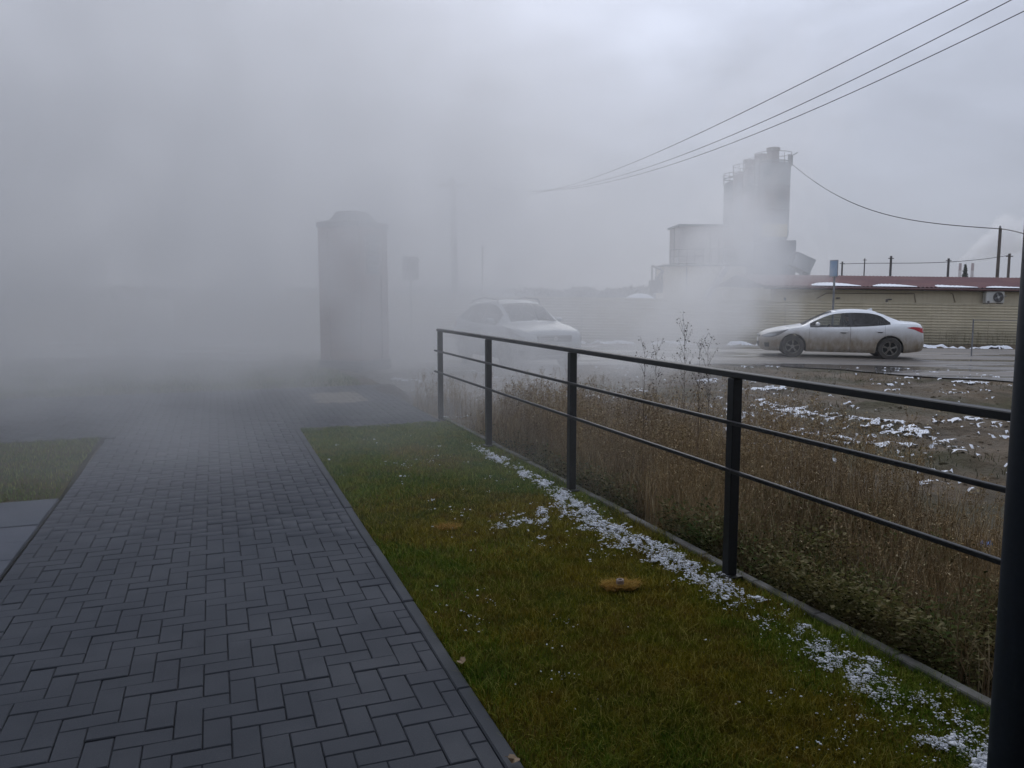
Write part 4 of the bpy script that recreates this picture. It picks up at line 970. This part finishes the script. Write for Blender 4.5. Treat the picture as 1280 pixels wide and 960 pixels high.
class Car:
    """lofted body: stations along x (0 nose .. L tail), rows around the section"""
    def __init__(s, st, arches, k=3):
        s.st = np.array([r for r in st], float); s.arches = arches; s.k = k
    def station(s, x):
        X = s.st[:, 0]; return [float(np.interp(x, s.sx, s.sv[:, j])) for j in range(s.st.shape[1]-1)]
    def prep(s):
        # smooth (Catmull-Rom) resample of the station table
        X = s.st[:, 0]; V = s.st[:, 1:]; xs = []; vs = []
        for i in range(len(X)-1):
            p0, p1, p2, p3 = V[max(i-1, 0)], V[i], V[i+1], V[min(i+2, len(X)-1)]
            x0, x1, x2, x3 = X[max(i-1, 0)], X[i], X[i+1], X[min(i+2, len(X)-1)]
            h = x2-x1; m1 = (p2-p0)/max(x2-x0, 1e-6)*h; m2 = (p3-p1)/max(x3-x1, 1e-6)*h
            for u in np.linspace(0, 1, 9)[:-1]:
                xs.append(x1+h*u); vs.append((2*u**3-3*u**2+1)*p1+(u**3-2*u**2+u)*m1+(-2*u**3+3*u**2)*p2+(u**3-u**2)*m2)
        xs.append(X[-1]); vs.append(V[-1]); s.sx = np.array(xs); s.sv = np.array(vs)
    def rows(s, x):
        zb, zbelt, zt, w_, wt, p = s.station(x)
        zb2 = zb; lift = 0
        for (xc, zc, r_) in s.arches:
            if abs(x-xc) < r_: lift = max(lift, zc+math.sqrt(r_*r_-(x-xc)**2))
        zmid = zb+(zbelt-zb)*.55
        z6 = max(zbelt+.004, zt-p); f6 = np.clip((z6-zbelt)/max(zt-zbelt, .02), 0, 1)
        R_ = [(0, zb+.02), (w_-.10, zb), (w_-.025, zb+.10), (w_, zmid), (w_-.012, zbelt-.07), (w_-.05, zbelt), (w_-.05+(wt-w_+.05)*f6, z6), (wt-.04, max(zt-.018, z6+.002)), (0, zt+.018)]
        if lift:
            R_[0] = (0, lift); R_[1] = (w_-.03, max(R_[1][1], lift)); R_[2] = (w_-.006, max(R_[2][1], lift+.012)); R_[3] = (R_[3][0], max(R_[3][1], lift+.035)); R_[4] = (R_[4][0], max(R_[4][1], lift+.06))
        return R_
    def section(s, x):
        R_ = s.rows(x); out = []; n = len(R_)
        sharp = {0, 1, 2, 5, 6, 7}
        for i in range(n-1):
            p0, p1, p2, p3 = R_[max(i-1, 0)], R_[i], R_[i+1], R_[min(i+2, n-1)]
            for q in range(s.k):
                u = q/s.k
                if i in (0, 1, 5): y = p1[0]+(p2[0]-p1[0])*u; z = p1[1]+(p2[1]-p1[1])*u
                elif i == 7: y = p2[0]+(p1[0]-p2[0])*(1-u); z = p1[1]+(p2[1]-p1[1])*(1-(1-u)**2)
                else: y = p1[0]+(p2[0]-p1[0])*(u*u*(3-2*u)*.4+u*.6); z = p1[1]+(p2[1]-p1[1])*u
                out.append((y, z))
        out.append(R_[-1]); return out
    def grid(s, xa, xb, extra=()):
        xs = set(np.round(np.linspace(xa, xb, max(3, int((xb-xa)/.06)+1)), 4))
        for (xc, zc, r_) in s.arches:
            for a in np.linspace(0, math.pi, 15): xs.add(round(xc-r_*math.cos(a)*.9995, 4))
            xs |= {round(xc-r_-.004, 4), round(xc+r_+.004, 4)}
        xs |= set(extra); return sorted(v for v in xs if xa-1e-6 <= v <= xb+1e-6)
    def patch(s, xs, r0, r1, side, off=0.0):
        """quads of rows r0..r1 (row numbers) for stations xs on one side"""
        b = MB(); k = s.k; a, e = r0*k, r1*k; V = []
        for x in xs:
            sec = s.section(x)[a:e+1]
            for (y, z) in sec: V.append((x, side*(y+off), z))
        m = e-a+1; F = []
        for i in range(len(xs)-1):
            for j in range(m-1):
                q = (i*m+j, (i+1)*m+j, (i+1)*m+j+1, i*m+j+1); F.append(q if side < 0 else q[::-1])
        b.add(V, F); return b
    def y_at(s, x, z):
        sec = s.section(x)[s.k:]; zs = [q[1] for q in sec]; ys = [q[0] for q in sec]
        for i in range(len(sec)-1):
            if zs[i] <= z <= zs[i+1]: f = (z-zs[i])/max(zs[i+1]-zs[i], 1e-6); return ys[i]+(ys[i+1]-ys[i])*f
        return ys[0] if z < zs[0] else ys[-1]
    def decal(s, top, bot, side, off=.006, n=10, m=4):
        """ruled patch on the side between two (x,z) polylines"""
        def at(L, u):
            d = u*(len(L)-1); i = min(int(d), len(L)-2); f = d-i; return (L[i][0]+(L[i+1][0]-L[i][0])*f, L[i][1]+(L[i+1][1]-L[i][1])*f)
        b = MB(); V = []
        for i in range(n+1):
            a, c = at(top, i/n), at(bot, i/n)
            for j in range(m+1):
                x, z = c[0]+(a[0]-c[0])*j/m, c[1]+(a[1]-c[1])*j/m; V.append((x, side*(s.y_at(min(max(x, .0), s.st[-1, 0]), z)+off), z))
        F = []
        for i in range(n):
            for j in range(m):
                q = (i*(m+1)+j, (i+1)*(m+1)+j, (i+1)*(m+1)+j+1, i*(m+1)+j+1); F.append(q if side < 0 else q[::-1])
        b.add(V, F); return b

def wheel(root, x, y, z, r_, w_, nsp):
    side = 1 if y > 0 else -1
    wo = empty('wheel', (x, y, z)); wo.parent = root
    b = MB(); b.lathe([(r_*.62, -w_/2), (r_*.9, -w_/2), (r_*.985, -w_/2+.03), (r_, -w_*.2), (r_, w_*.2), (r_*.985, w_/2-.03), (r_*.9, w_/2), (r_*.62, w_/2), (r_*.62, -w_/2)], 36, axis='Y')
    b.build('tyre', M_tyre, wo, True)
    b = MB(); o_ = side*w_/2; b.lathe([(r_*.63, o_*.98), (r_*.585, o_*.9), (r_*.57, -o_*.8)], 36, axis='Y'); b.lathe([(0, o_*.3), (r_*.58, o_*.25)], 24, axis='Y', m=1)
    b.lathe([(0, o_*.86), (r_*.12, o_*.84), (r_*.17, o_*.7), (r_*.17, o_*.3)], 20, axis='Y')
    for i in range(nsp):
        a = 2*math.pi*i/nsp+.3; ca, sa = math.cos(a), math.sin(a)
        for dd in (-.11, .11):
            a2 = a+dd; b.beam((ca*r_*.13, o_*.78, sa*r_*.13), (math.cos(a2)*r_*.6, o_*.88, math.sin(a2)*r_*.6), .02, r_*.12, up=(0, 1, 0))
    b.build('rim', [M_rim, M_under], wo, True)

def build_car(name, st, arches, doors, winx, P, paint, label, cat, loc, rot, L, cfg):
    """doors: list of x ranges; winx: side window spans; P: windscreen, rear screen x ranges"""
    root = empty(name, loc, 0, label, cat); root.rotation_euler = rot
    c = Car(st, arches); c.prep(); g_ = .004; k = c.k
    ex = [0.0, L]+[v for d in doors for v in (d[0], d[0]+g_, d[1]-g_, d[1])]+[v for w_ in winx for v in w_]+[v for p in P for v in p]
    xs = c.grid(0, L, [round(e, 4) for e in ex]); secs = {x: c.section(x) for x in xs}
    b = MB(); n = len(secs[xs[0]]); V = []
    for side in (-1, 1):
        for x in xs: V += [(x, side*y, z) for y, z in secs[x]]
    F = []; Mi = []
    for si, side in enumerate((-1, 1)):
        o = si*len(xs)*n
        for i in range(len(xs)-1):
            xm = (xs[i]+xs[i+1])/2
            for j in range(n-1):
                row = j//k
                if any(d[0] < xm < d[1] for d in doors) and 1 <= row < 5: continue
                if any(w_[0] < xm < w_[1] for w_ in winx) and row == 5: continue
                if any(p[0] < xm < p[1] for p in P) and row == 7: continue
                q = (o+i*n+j, o+(i+1)*n+j, o+(i+1)*n+j+1, o+i*n+j+1); F.append(q if side < 0 else q[::-1]); Mi.append(1 if row == 0 else 0)
    for i_, x in ((0, xs[0]), (len(xs)-1, xs[-1])):          # close nose and tail
        for j in range(n-1):
            a, b_ = i_*n+j, i_*n+j+1; a2, b2 = a+len(xs)*n, b_+len(xs)*n
            F.append((a, b_, b2, a2) if i_ == 0 else (a2, b2, b_, a)); Mi.append(0)
    b.v = V; b.f = F; b.m = Mi; body = b.build('body', [paint, M_under], root, True)
    for side in (-1, 1):
        for di, d in enumerate(doors):
            xr = c.grid(d[0]+g_, d[1]-g_, [])
            xr = sorted(set([round(d[0]+g_, 4), round(d[1]-g_, 4)]) | set(xr))
            do = c.patch(xr, 1, 5, side).build('door', paint, root, True)
            hx_, hz = cfg['handles'][di]
            hb = MB(); yy = c.y_at(hx_, hz)+.028; hb.bbox((hx_, side*yy, hz), (.20, .024, .034), .008); hb.bbox((hx_, side*(yy-.024), hz-.012), (.13, .012, .06), .004, m=1); hb.bbox((hx_-.07, side*(yy-.015), hz), (.03, .03, .03), .005); hb.bbox((hx_+.07, side*(yy-.015), hz), (.03, .03, .03), .005); hb.build('handle', [paint, M_trim], do)
        for wi, w_ in enumerate(winx):
            xr = sorted(set([round(w_[0], 4), round(w_[1], 4)]) | set(x for x in xs if w_[0] <= x <= w_[1]))
            c.patch(xr, 5, 6, side, -.006).build('side_window', cfg['wm'][wi], root, True)
        if cfg.get('pillar'):
            for (xa, xb) in cfg['pillar']:
                c.patch([x for x in c.grid(xa, xb, (xa, xb))], 5, 6, side, .002).build('window_pillar', M_trim, root, True)
    for pi, p in enumerate(P):
        xr = [x for x in xs if p[0] <= x <= p[1]]
        a = c.patch(xr, 7, 8, -1, -.0); a2 = c.patch(xr, 7, 8, 1, -.0); o = len(a.v); a.v += a2.v; a.f += [tuple(i+o for i in f) for f in a2.f]; a.m += a2.m
        a.v = [(x, y, z-.006) for x, y, z in a.v]; a.build('windscreen' if pi == 0 else 'rear_screen', M_glass if pi == 0 else M_tint, root, True)
    return root, c

def dress(root, c, L, W, cfg):
    for side in (-1, 1):
        o = c.decal(cfg['hl'][0], cfg['hl'][1], side, .005).build('headlight', M_lampd, root, True)
        c.decal(cfg['hl2'][0], cfg['hl2'][1], side, .010, 6, 3).build('lens', M_lamp, o, True)
        c.decal(cfg['tl'][0], cfg['tl'][1], side, .006).build('taillight', M_red, root, True)
        c.decal(cfg['fog'][0], cfg['fog'][1], side, .004, 4, 3).build('fog_lamp_recess', M_under, root, True)
        mx, mz = cfg['mirror']; y = c.y_at(mx, mz)
        b = MB(); b.lathe([(0, -.11), (.045, -.10), (.068, -.05), (.072, 0), (.07, .05), (.05, .1), (0, .11)], 14, (0, 0, 0), 'Y')
        b.v = [(v[0]*.85+mx, side*(y+.13)+v[1]*.95, v[2]*.85+mz+.07) for v in b.v]; b.tube([(mx, side*(y-.02), mz), (mx, side*(y+.08), mz+.03)], .02, 6); b.build('wing_mirror', cfg['paint'], root, True)
    xw = cfg['wheels']
    for x in xw[:2]:
        for side in (-1, 1): wheel(root, x, side*(W/2-.125), xw[2], xw[2], .21, cfg['spokes'])
    # interior
    for x in cfg['seats']:
        for y in (-.36, .36):
            so = empty('seat', (x, y, 0)); so.parent = root
            b = MB(); b.bbox((0, 0, cfg['sz']), (.5, .48, .16), .04); b.build('cushion', M_int, so, True)
            b = MB(); M_ = Matrix.Rotation(R(18), 3, 'Y'); b.box((.30, 0, cfg['sz']+.32), (.12, .46, .58), M=M_); b.build('seat_back', M_int, so)
            b = MB(); b.bbox((.40, 0, cfg['sz']+.68), (.09, .26, .17), .03); b.build('headrest', M_int, so, True)
    dx_ = cfg['dash']; b = MB(); b.bbox((dx_, 0, cfg['sz']+.28), (.4, W-.36, .28), .06); b.build('dashboard', M_int, root, True)
    so = empty('steering_wheel', (dx_+.33, -.36, cfg['sz']+.42)); so.parent = root; so.rotation_euler = (0, R(-65), 0)
    b = MB(); b.tube([(.18*math.cos(i/20*6.283), .18*math.sin(i/20*6.283), 0) for i in range(21)], .014, 6); b.build('ring', M_trim, so, True)
    b = MB(); b.beam((-.17, 0, 0), (.17, 0, 0), .05, .02); b.lathe([(0, .02), (.06, .01), (.06, -.02)], 12); b.build('hub', M_trim, so)

# white saloon ----- x  zb  belt  top  w  wt  p
sed = [(0.00, .30, .56, .600, .48, .40, .02), (.05, .24, .64, .680, .64, .52, .02), (.16, .20, .70, .745, .76, .60, .02), (.40, .19, .775, .830, .845, .64, .02), (.75, .19, .85, .905, .875, .66, .02), (1.12, .19, .90, .965, .885, .66, .025),
       (1.30, .19, .915, 1.02, .886, .62, .05), (1.62, .19, .925, 1.19, .887, .58, .06), (2.02, .19, .935, 1.375, .888, .565, .075), (2.40, .19, .945, 1.44, .888, .56, .085), (2.80, .19, .96, 1.452, .888, .56, .085), (3.15, .19, .985, 1.43, .888, .56, .085), (3.42, .19, 1.01, 1.365, .886, .565, .10), (3.66, .19, 1.04, 1.265, .882, .58, .17),
       (3.95, .20, 1.06, 1.155, .872, .60, .06), (4.18, .22, 1.06, 1.11, .85, .62, .03), (4.42, .25, 1.04, 1.095, .80, .60, .03), (4.52, .27, .98, 1.06, .74, .55, .03), (4.58, .29, .86, .93, .68, .5, .03), (4.62, .33, .62, .66, .60, .45, .02)]
dirv = Vector((2.67, -.63, 0)).normalized(); yv = Vector((-dirv.y, dirv.x, 0)); zcar = -.195
orig = Vector((8.45, 24.09, 0))-dirv*.95+yv*.80
zr = float(terrain(9.8, 23.9))+.03
cfgS = dict(handles=[(2.36, .80), (3.36, .835)], wm=[M_glass, M_tint], pillar=[(2.50, 2.60)], paint=M_white, wheels=(.95, 3.65, .335), spokes=5, seats=(2.35, 3.25), sz=.42, dash=1.62, mirror=(1.62, .95),
            hl=([(.06, .655), (.25, .715), (.50, .765), (.80, .845)], [(.05, .60), (.30, .59), (.52, .66), (.80, .835)]), hl2=([(.08, .645), (.25, .69), (.46, .73)], [(.08, .61), (.28, .61), (.46, .67)]),
            tl=([(3.98+.1, .955), (4.25, .985), (4.50, .965), (4.60, .92)], [(4.09, .95), (4.30, .90), (4.48, .82), (4.61, .80)]), fog=([(.13, .43), (.27, .44)], [(.15, .30), (.28, .31)]))
car, cs = build_car('sedan', sed, [(.95, .335, .375), (3.65, .335, .375)], [(1.40, 2.55), (2.55, 3.50)], [(1.42, 2.50), (2.60, 3.64)], [(1.22, 2.06), (3.30, 3.98)], M_white,
                    'white saloon car with muddy lower doors driving left on the wet road', 'car', (orig.x, orig.y, zr), (0, .011, math.atan2(dirv.y, dirv.x)), 4.62, cfgS)
dress(car, cs, 4.62, 1.776, cfgS)
b = MB(); b.add([(3.10, -.012, 1.45), (3.28, -.01, 1.43), (3.28, .01, 1.43), (3.10, .012, 1.45), (3.25, 0, 1.51)], [(0, 1, 4), (1, 2, 4), (2, 3, 4), (3, 0, 4)]); b.build('roof_fin', M_white, car)
b = MB(); b.bbox((.012, 0, .62), (.05, .86, .07), .01); b.build('grille', M_trim, car); b = MB(); b.bbox((.02, 0, .40), (.06, .9, .16), .02); b.build('lower_grille', M_under, car)
b = MB(); b.bbox((-.018, 0, .50), (.012, .52, .11), .003); b.build('number_plate', mat('plate_white', (.6, .6, .58), .5), car)
b = MB(); b.bbox((4.62, 0, .72), (.012, .52, .11), .003); b.build('number_plate', mat('plate_dirty', (.3, .28, .25), .6), car)
for side in (-1, 1): b = MB(); b.bbox((4.48, side*.50, .34), (.2, .16, .05), .01); b.build('rear_reflector', M_trim, car)
b = MB(); b.beam((1.20, -.5, .99), (1.55, -.05, 1.12), .02, .012); b.build('wiper', M_trim, car)
# snow dusting on bonnet and roof is thin: a few crumbs by the wiper
# driver seen through the front side window (skin-grown body)
def make_driver(loc, rotz):
    joints = {'pelvis': ((2.42, 0, .60), .15), 'waist': ((2.48, 0, .78), .135), 'chest': ((2.53, 0, .98), .155), 'neck0': ((2.53, 0, 1.10), .075), 'neck': ((2.52, 0, 1.16), .055), 'head0': ((2.50, 0, 1.20), .07), 'head': ((2.49, 0, 1.28), .088), 'crown': ((2.50, 0, 1.345), .07)}
    E_ = [('pelvis', 'waist'), ('waist', 'chest'), ('chest', 'neck0'), ('neck0', 'neck'), ('neck', 'head0'), ('head0', 'head'), ('head', 'crown')]
    for sd, nm in ((-1, 'l'), (1, 'r')):
        J = [('sh', (2.53, sd*.19, 1.05), .06), ('el', (2.36, sd*.26, .86), .045), ('wr', (2.10, sd*.17, .93), .028), ('palm', (2.04, sd*.155, .95), .03)]
        prev = 'chest'
        for q, co, r_ in J: joints[nm+q] = (co, r_); E_.append((prev, nm+q)); prev = nm+q
        for fi in range(4):
            a = (2.0-.0, sd*(.175-.018*fi), .965+.004*fi); e = (1.975, sd*(.17-.018*fi), .94); joints[f'{nm}f{fi}'] = (a, .009); joints[f'{nm}g{fi}'] = (e, .008); E_ += [(nm+'palm', f'{nm}f{fi}'), (f'{nm}f{fi}', f'{nm}g{fi}')]
        joints[nm+'th'] = ((2.03, sd*.12, .975), .010); E_.append((nm+'palm', nm+'th'))
        J = [('hip', (2.36, sd*.1, .56), .09), ('kn', (1.96, sd*.14, .66), .06), ('an', (1.72, sd*.13, .36), .04), ('toe', (1.60, sd*.13, .32), .035)]; prev = 'pelvis'
        for q, co, r_ in J: joints[nm+q] = (co, r_); E_.append((prev, nm+q)); prev = nm+q
    names = list(joints); me = bpy.data.meshes.new('person'); me.from_pydata([joints[k][0] for k in names], [(names.index(a), names.index(b)) for a, b in E_], [])
    root = empty('person', loc, 0, 'driver in dark clothes at the wheel of the white saloon', 'person'); root.rotation_euler = rotz
    o = link('body', me, root); md = o.modifiers.new('skin', 'SKIN'); sv = me.skin_vertices[0].data
    for i, k in enumerate(names): sv[i].radius = (joints[k][1]*(.9 if k in ('chest', 'waist', 'pelvis') else 1), joints[k][1]*(1.25 if k in ('chest', 'waist') else 1))
    sv[0].use_root = True; o.modifiers.new('sub', 'SUBSURF').levels = 1
    o.modifiers['sub'].render_levels = 2
    def fn(nt, b):
        X, Y, Z = sep(nt, coords(nt, 'Object')); f = Z.lin(1.135, 1.14, 0, 1).max(X.lin(2.12, 2.11, 0, 1)*Z.lin(.85, .86, 0, 1)); nt.links.new(mixc(nt, f, (.02, .02, .025), (.42, .27, .2)), b.inputs['Base Color'])
    me.materials.append(mat('driver_cloth_and_skin', (.02, .02, .025), .8, fn=fn))
    b = MB(); b.lathe([(0, .10), (.05, .092), (.088, .05), (.098, 0), (.09, -.04), (.07, -.05)], 16, (2.515, 0, 1.315)); b.build('hair', M_under, root, True)
    b = MB(); b.add([(2.40, -.012, 1.262), (2.40, .012, 1.262), (2.385, 0, 1.258), (2.408, 0, 1.30)], [(0, 1, 2), (0, 2, 3), (2, 1, 3)]); b.build('nose', mat('skin', (.42, .27, .2), .6), root)
drv_off = Matrix.Rotation(math.atan2(dirv.y, dirv.x), 3, 'Z') @ Vector((.02, -.36, -.02))
make_driver((orig.x+drv_off.x, orig.y+drv_off.y, zr+.0-.03), (0, .011, math.atan2(dirv.y, dirv.x)))

# silver crossover in the steam
suv = [(0.00, .36, .74, .80, .58, .5, .02), (.06, .28, .84, .90, .74, .6, .02), (.20, .25, .92, .98, .84, .66, .02), (.50, .24, .99, 1.06, .91, .70, .02), (.90, .24, 1.04, 1.12, .935, .70, .02), (1.12, .24, 1.06, 1.17, .94, .68, .04), (1.45, .24, 1.07, 1.36, .94, .64, .06),
       (1.88, .24, 1.08, 1.60, .94, .60, .08), (2.3, .24, 1.09, 1.69, .94, .60, .09), (2.9, .24, 1.11, 1.70, .94, .60, .09), (3.5, .24, 1.15, 1.66, .935, .60, .10), (3.95, .26, 1.19, 1.57, .92, .60, .13), (4.3, .29, 1.20, 1.42, .89, .60, .16), (4.55, .33, 1.12, 1.24, .85, .6, .08), (4.68, .38, .95, 1.02, .78, .58, .03), (4.74, .42, .75, .80, .7, .5, .02)]
cfgV = dict(handles=[(2.42, .98), (3.38, 1.0)], wm=[M_tint, M_tint, M_tint], pillar=[(2.52, 2.62), (3.50, 3.56)], paint=M_silver, wheels=(.98, 3.78, .37), spokes=6, seats=(2.45, 3.35), sz=.56, dash=1.7, mirror=(1.66, 1.12),
            hl=([(.05, .80), (.25, .88), (.6, .98), (.85, 1.02)], [(.06, .70), (.30, .74), (.6, .84), (.85, 1.01)]), hl2=([(.08, .79), (.25, .85), (.5, .92)], [(.09, .73), (.28, .75), (.5, .82)]),
            tl=([(4.3, 1.12), (4.5, 1.1), (4.68, .98)], [(4.32, 1.0), (4.5, .9), (4.7, .86)]), fog=([(.10, .50), (.26, .52)], [(.12, .38), (.27, .40)]))
fr_ = on_y(694, 400, 19.3); ang = R(90+25)
hd = Vector((math.cos(ang), math.sin(ang)))        # from nose to tail
zs_ = float(terrain(fr_.x-1, 21.5))+.03
sv_, cv = build_car('crossover_car', suv, [(.98, .37, .42), (3.78, .37, .42)], [(1.48, 2.57), (2.57, 3.53)], [(1.5, 2.52), (2.62, 3.50), (3.56, 4.2)], [(1.14, 1.92), (3.90, 4.50)], M_silver,
                    'silver crossover with roof rails coming out of the thick steam', 'car', (fr_.x, 19.3, zs_), (0, 0, ang), 4.74, cfgV)
dress(sv_, cv, 4.74, 1.88, cfgV)
for side in (-1, 1):
    b = MB(); b.tube([(2.0, side*.60, 1.63), (2.1, side*.60, 1.72), (2.9, side*.60, 1.765), (3.7, side*.60, 1.70), (3.82, side*.6, 1.62)], .018, 8); b.build('roof_rail', M_dark, sv_, True)
b = MB(); b.bbox((.03, 0, .78), (.08, .95, .17), .02); gr = b.build('grille', M_trim, sv_)
for k in range(4): b = MB(); b.bbox((-.016, 0, .72+k*.04), (.012, .9, .012), .003); b.build('grille_bar', M_chrome, gr)
b = MB(); b.lathe([(0, -.03), (.055, -.03), (.06, -.015)], 20, (0, 0, .785), 'X'); b.build('badge', M_chrome, gr)
b = MB(); b.bbox((.05, 0, .46), (.12, 1.1, .16), .02); b.build('lower_grille', M_under, sv_)
b = MB(); b.bbox((-.022, 0, .60), (.012, .52, .11), .003); b.build('number_plate', mat('plate_pale', (.55, .55, .54), .5), sv_)
b = MB(); b.beam((1.12, -.62, 1.18), (1.30, -.02, 1.27), .02, .014); b.beam((1.12, .05, 1.18), (1.26, .6, 1.25), .02, .014); b.build('wiper', M_trim, sv_)

# ------------------------------------------------------------------ steam and haze
def volume_box(name, lo, hi, m, label, cat='steam'):
    b = MB(); b.box([(a+c)/2 for a, c in zip(lo, hi)], [c-a for a, c in zip(lo, hi)]); o = b.build(name, m); tag(o, label, cat, kind='stuff'); return o
def volume_mat(name, fn, color=(1, 1, 1), step=1.0):
    m = bpy.data.materials.new(name); m.use_nodes = True; nt = m.node_tree; nt.nodes.clear()
    out = nt.nodes.new('ShaderNodeOutputMaterial'); v = nt.nodes.new('ShaderNodeVolumePrincipled'); nt.links.new(v.outputs[0], out.inputs['Volume'])
    v.inputs['Color'].default_value = (*color, 1); v.inputs['Anisotropy'].default_value = 0.3
    if callable(fn): nt.links.new(fn(nt).o, v.inputs['Density'])
    else: v.inputs['Density'].default_value = fn
    m.cycles.volume_step_rate = step; return m
def seg_dist(nt, X, Y, Z, a, b):
    a = Vector(a); b = Vector(b); d = b-a; L2 = d.length_squared
    px_, py_, pz_ = X-a.x, Y-a.y, Z-a.z
    t = ((px_*d.x+py_*d.y+pz_*d.z)/L2).clamp()
    ex, ey, ez = px_-t*d.x, py_-t*d.y, pz_-t*d.z
    return (ex*ex+ey*ey+ez*ez).sqrt(), t
def steam_density(nt):
    p = position(nt); X, Y, Z = sep(nt, p)
    n1 = nz(nt, p, .16, 1, .5); n2 = nz(nt, p, .5, 1.5, .55)
    n3 = nz(nt, p, .95, 1, .6)
    q = Y*.55-X*.85+(n1-.5)*5.0
    top = Z+(n1-.5)*7+(n2-.5)*3+(X+5.0).max(0.0)*.6
    side = (X+(n1-.5)*6).ss(6.8, -1.2)
    q2 = Y-X*.30+(n1-.5)*5.0+Z*.55                      # the thick front leans towards the camera above head height
    bank = q2.ss(10.5, 18.0)*Y.ss(34, 21)*.125
    veil = q.ss(.6, 9.0)*Y.ss(1.6, 7.6)*Y.ss(26, 14)*.115
    core = (bank+veil)*side*top.ss(12.5, 4.5)*n2.lin(.32, .68, .1, 1.9)*n3.lin(.3, .7, .45, 1.55)
    d1, t1 = seg_dist(nt, X, Y, Z, (3.0, 18.5, -.4), (7.6, 25.0, 3.3))
    pl = (d1/(t1*1.2+1.1)+(n2-.5)*1.2+(n3-.5)*1.6).ss(1.25, .25)*.34
    d2, t2 = seg_dist(nt, X, Y, Z, (7.4, 26.0, 3.4), (9.5, 30, 8.0))
    pl2 = (d2/(t2*2.0+1.6)+(n2-.5)*1.2+(n3-.5)*1.4).ss(1.3, .2)*.085
    return core+pl+pl2
M_steam = volume_mat('steam', steam_density, step=1.6)
volume_box('steam', (-27, 1.2, -.9), (12.6, 42, 13.2), M_steam, 'thick bank of white steam drifting over the path from the left')
M_haze = volume_mat('haze_air', .0006, (.95, .97, 1.0))
hz = volume_box('haze', (-900, -120, -40), (900, 900, 120), M_haze, 'thin even haze in the air', 'haze')
def smoke_density(nt):
    p = position(nt); X, Y, Z = sep(nt, p); n2 = nz(nt, p, .045, 4, .6); c0 = on_y(1200, 327, 620); c1 = on_y(1262, 290, 620); e0 = on_y(1217, 327, 620); e1 = on_y(1300, 296, 620)
    d1, t1 = seg_dist(nt, X, Y, Z, c0, c1); d2, t2 = seg_dist(nt, X, Y, Z, e0, e1)
    a = (d1/(t1*10+2.0)+(n2-.5)*2.4).ss(1.3, .3); b_ = (d2/(t2*10+2.0)+(n2-.5)*2.4).ss(1.3, .3)
    return a.max(b_)*.14
c = on_y(1200, 327, 620); e = on_y(1310, 285, 620)
volume_box('smoke', (c.x-6, 606, c.z-4), (e.x+12, 634, e.z+14), volume_mat('chimney_steam', smoke_density, step=.5), 'white plumes drifting right from the two far chimneys', 'smoke')
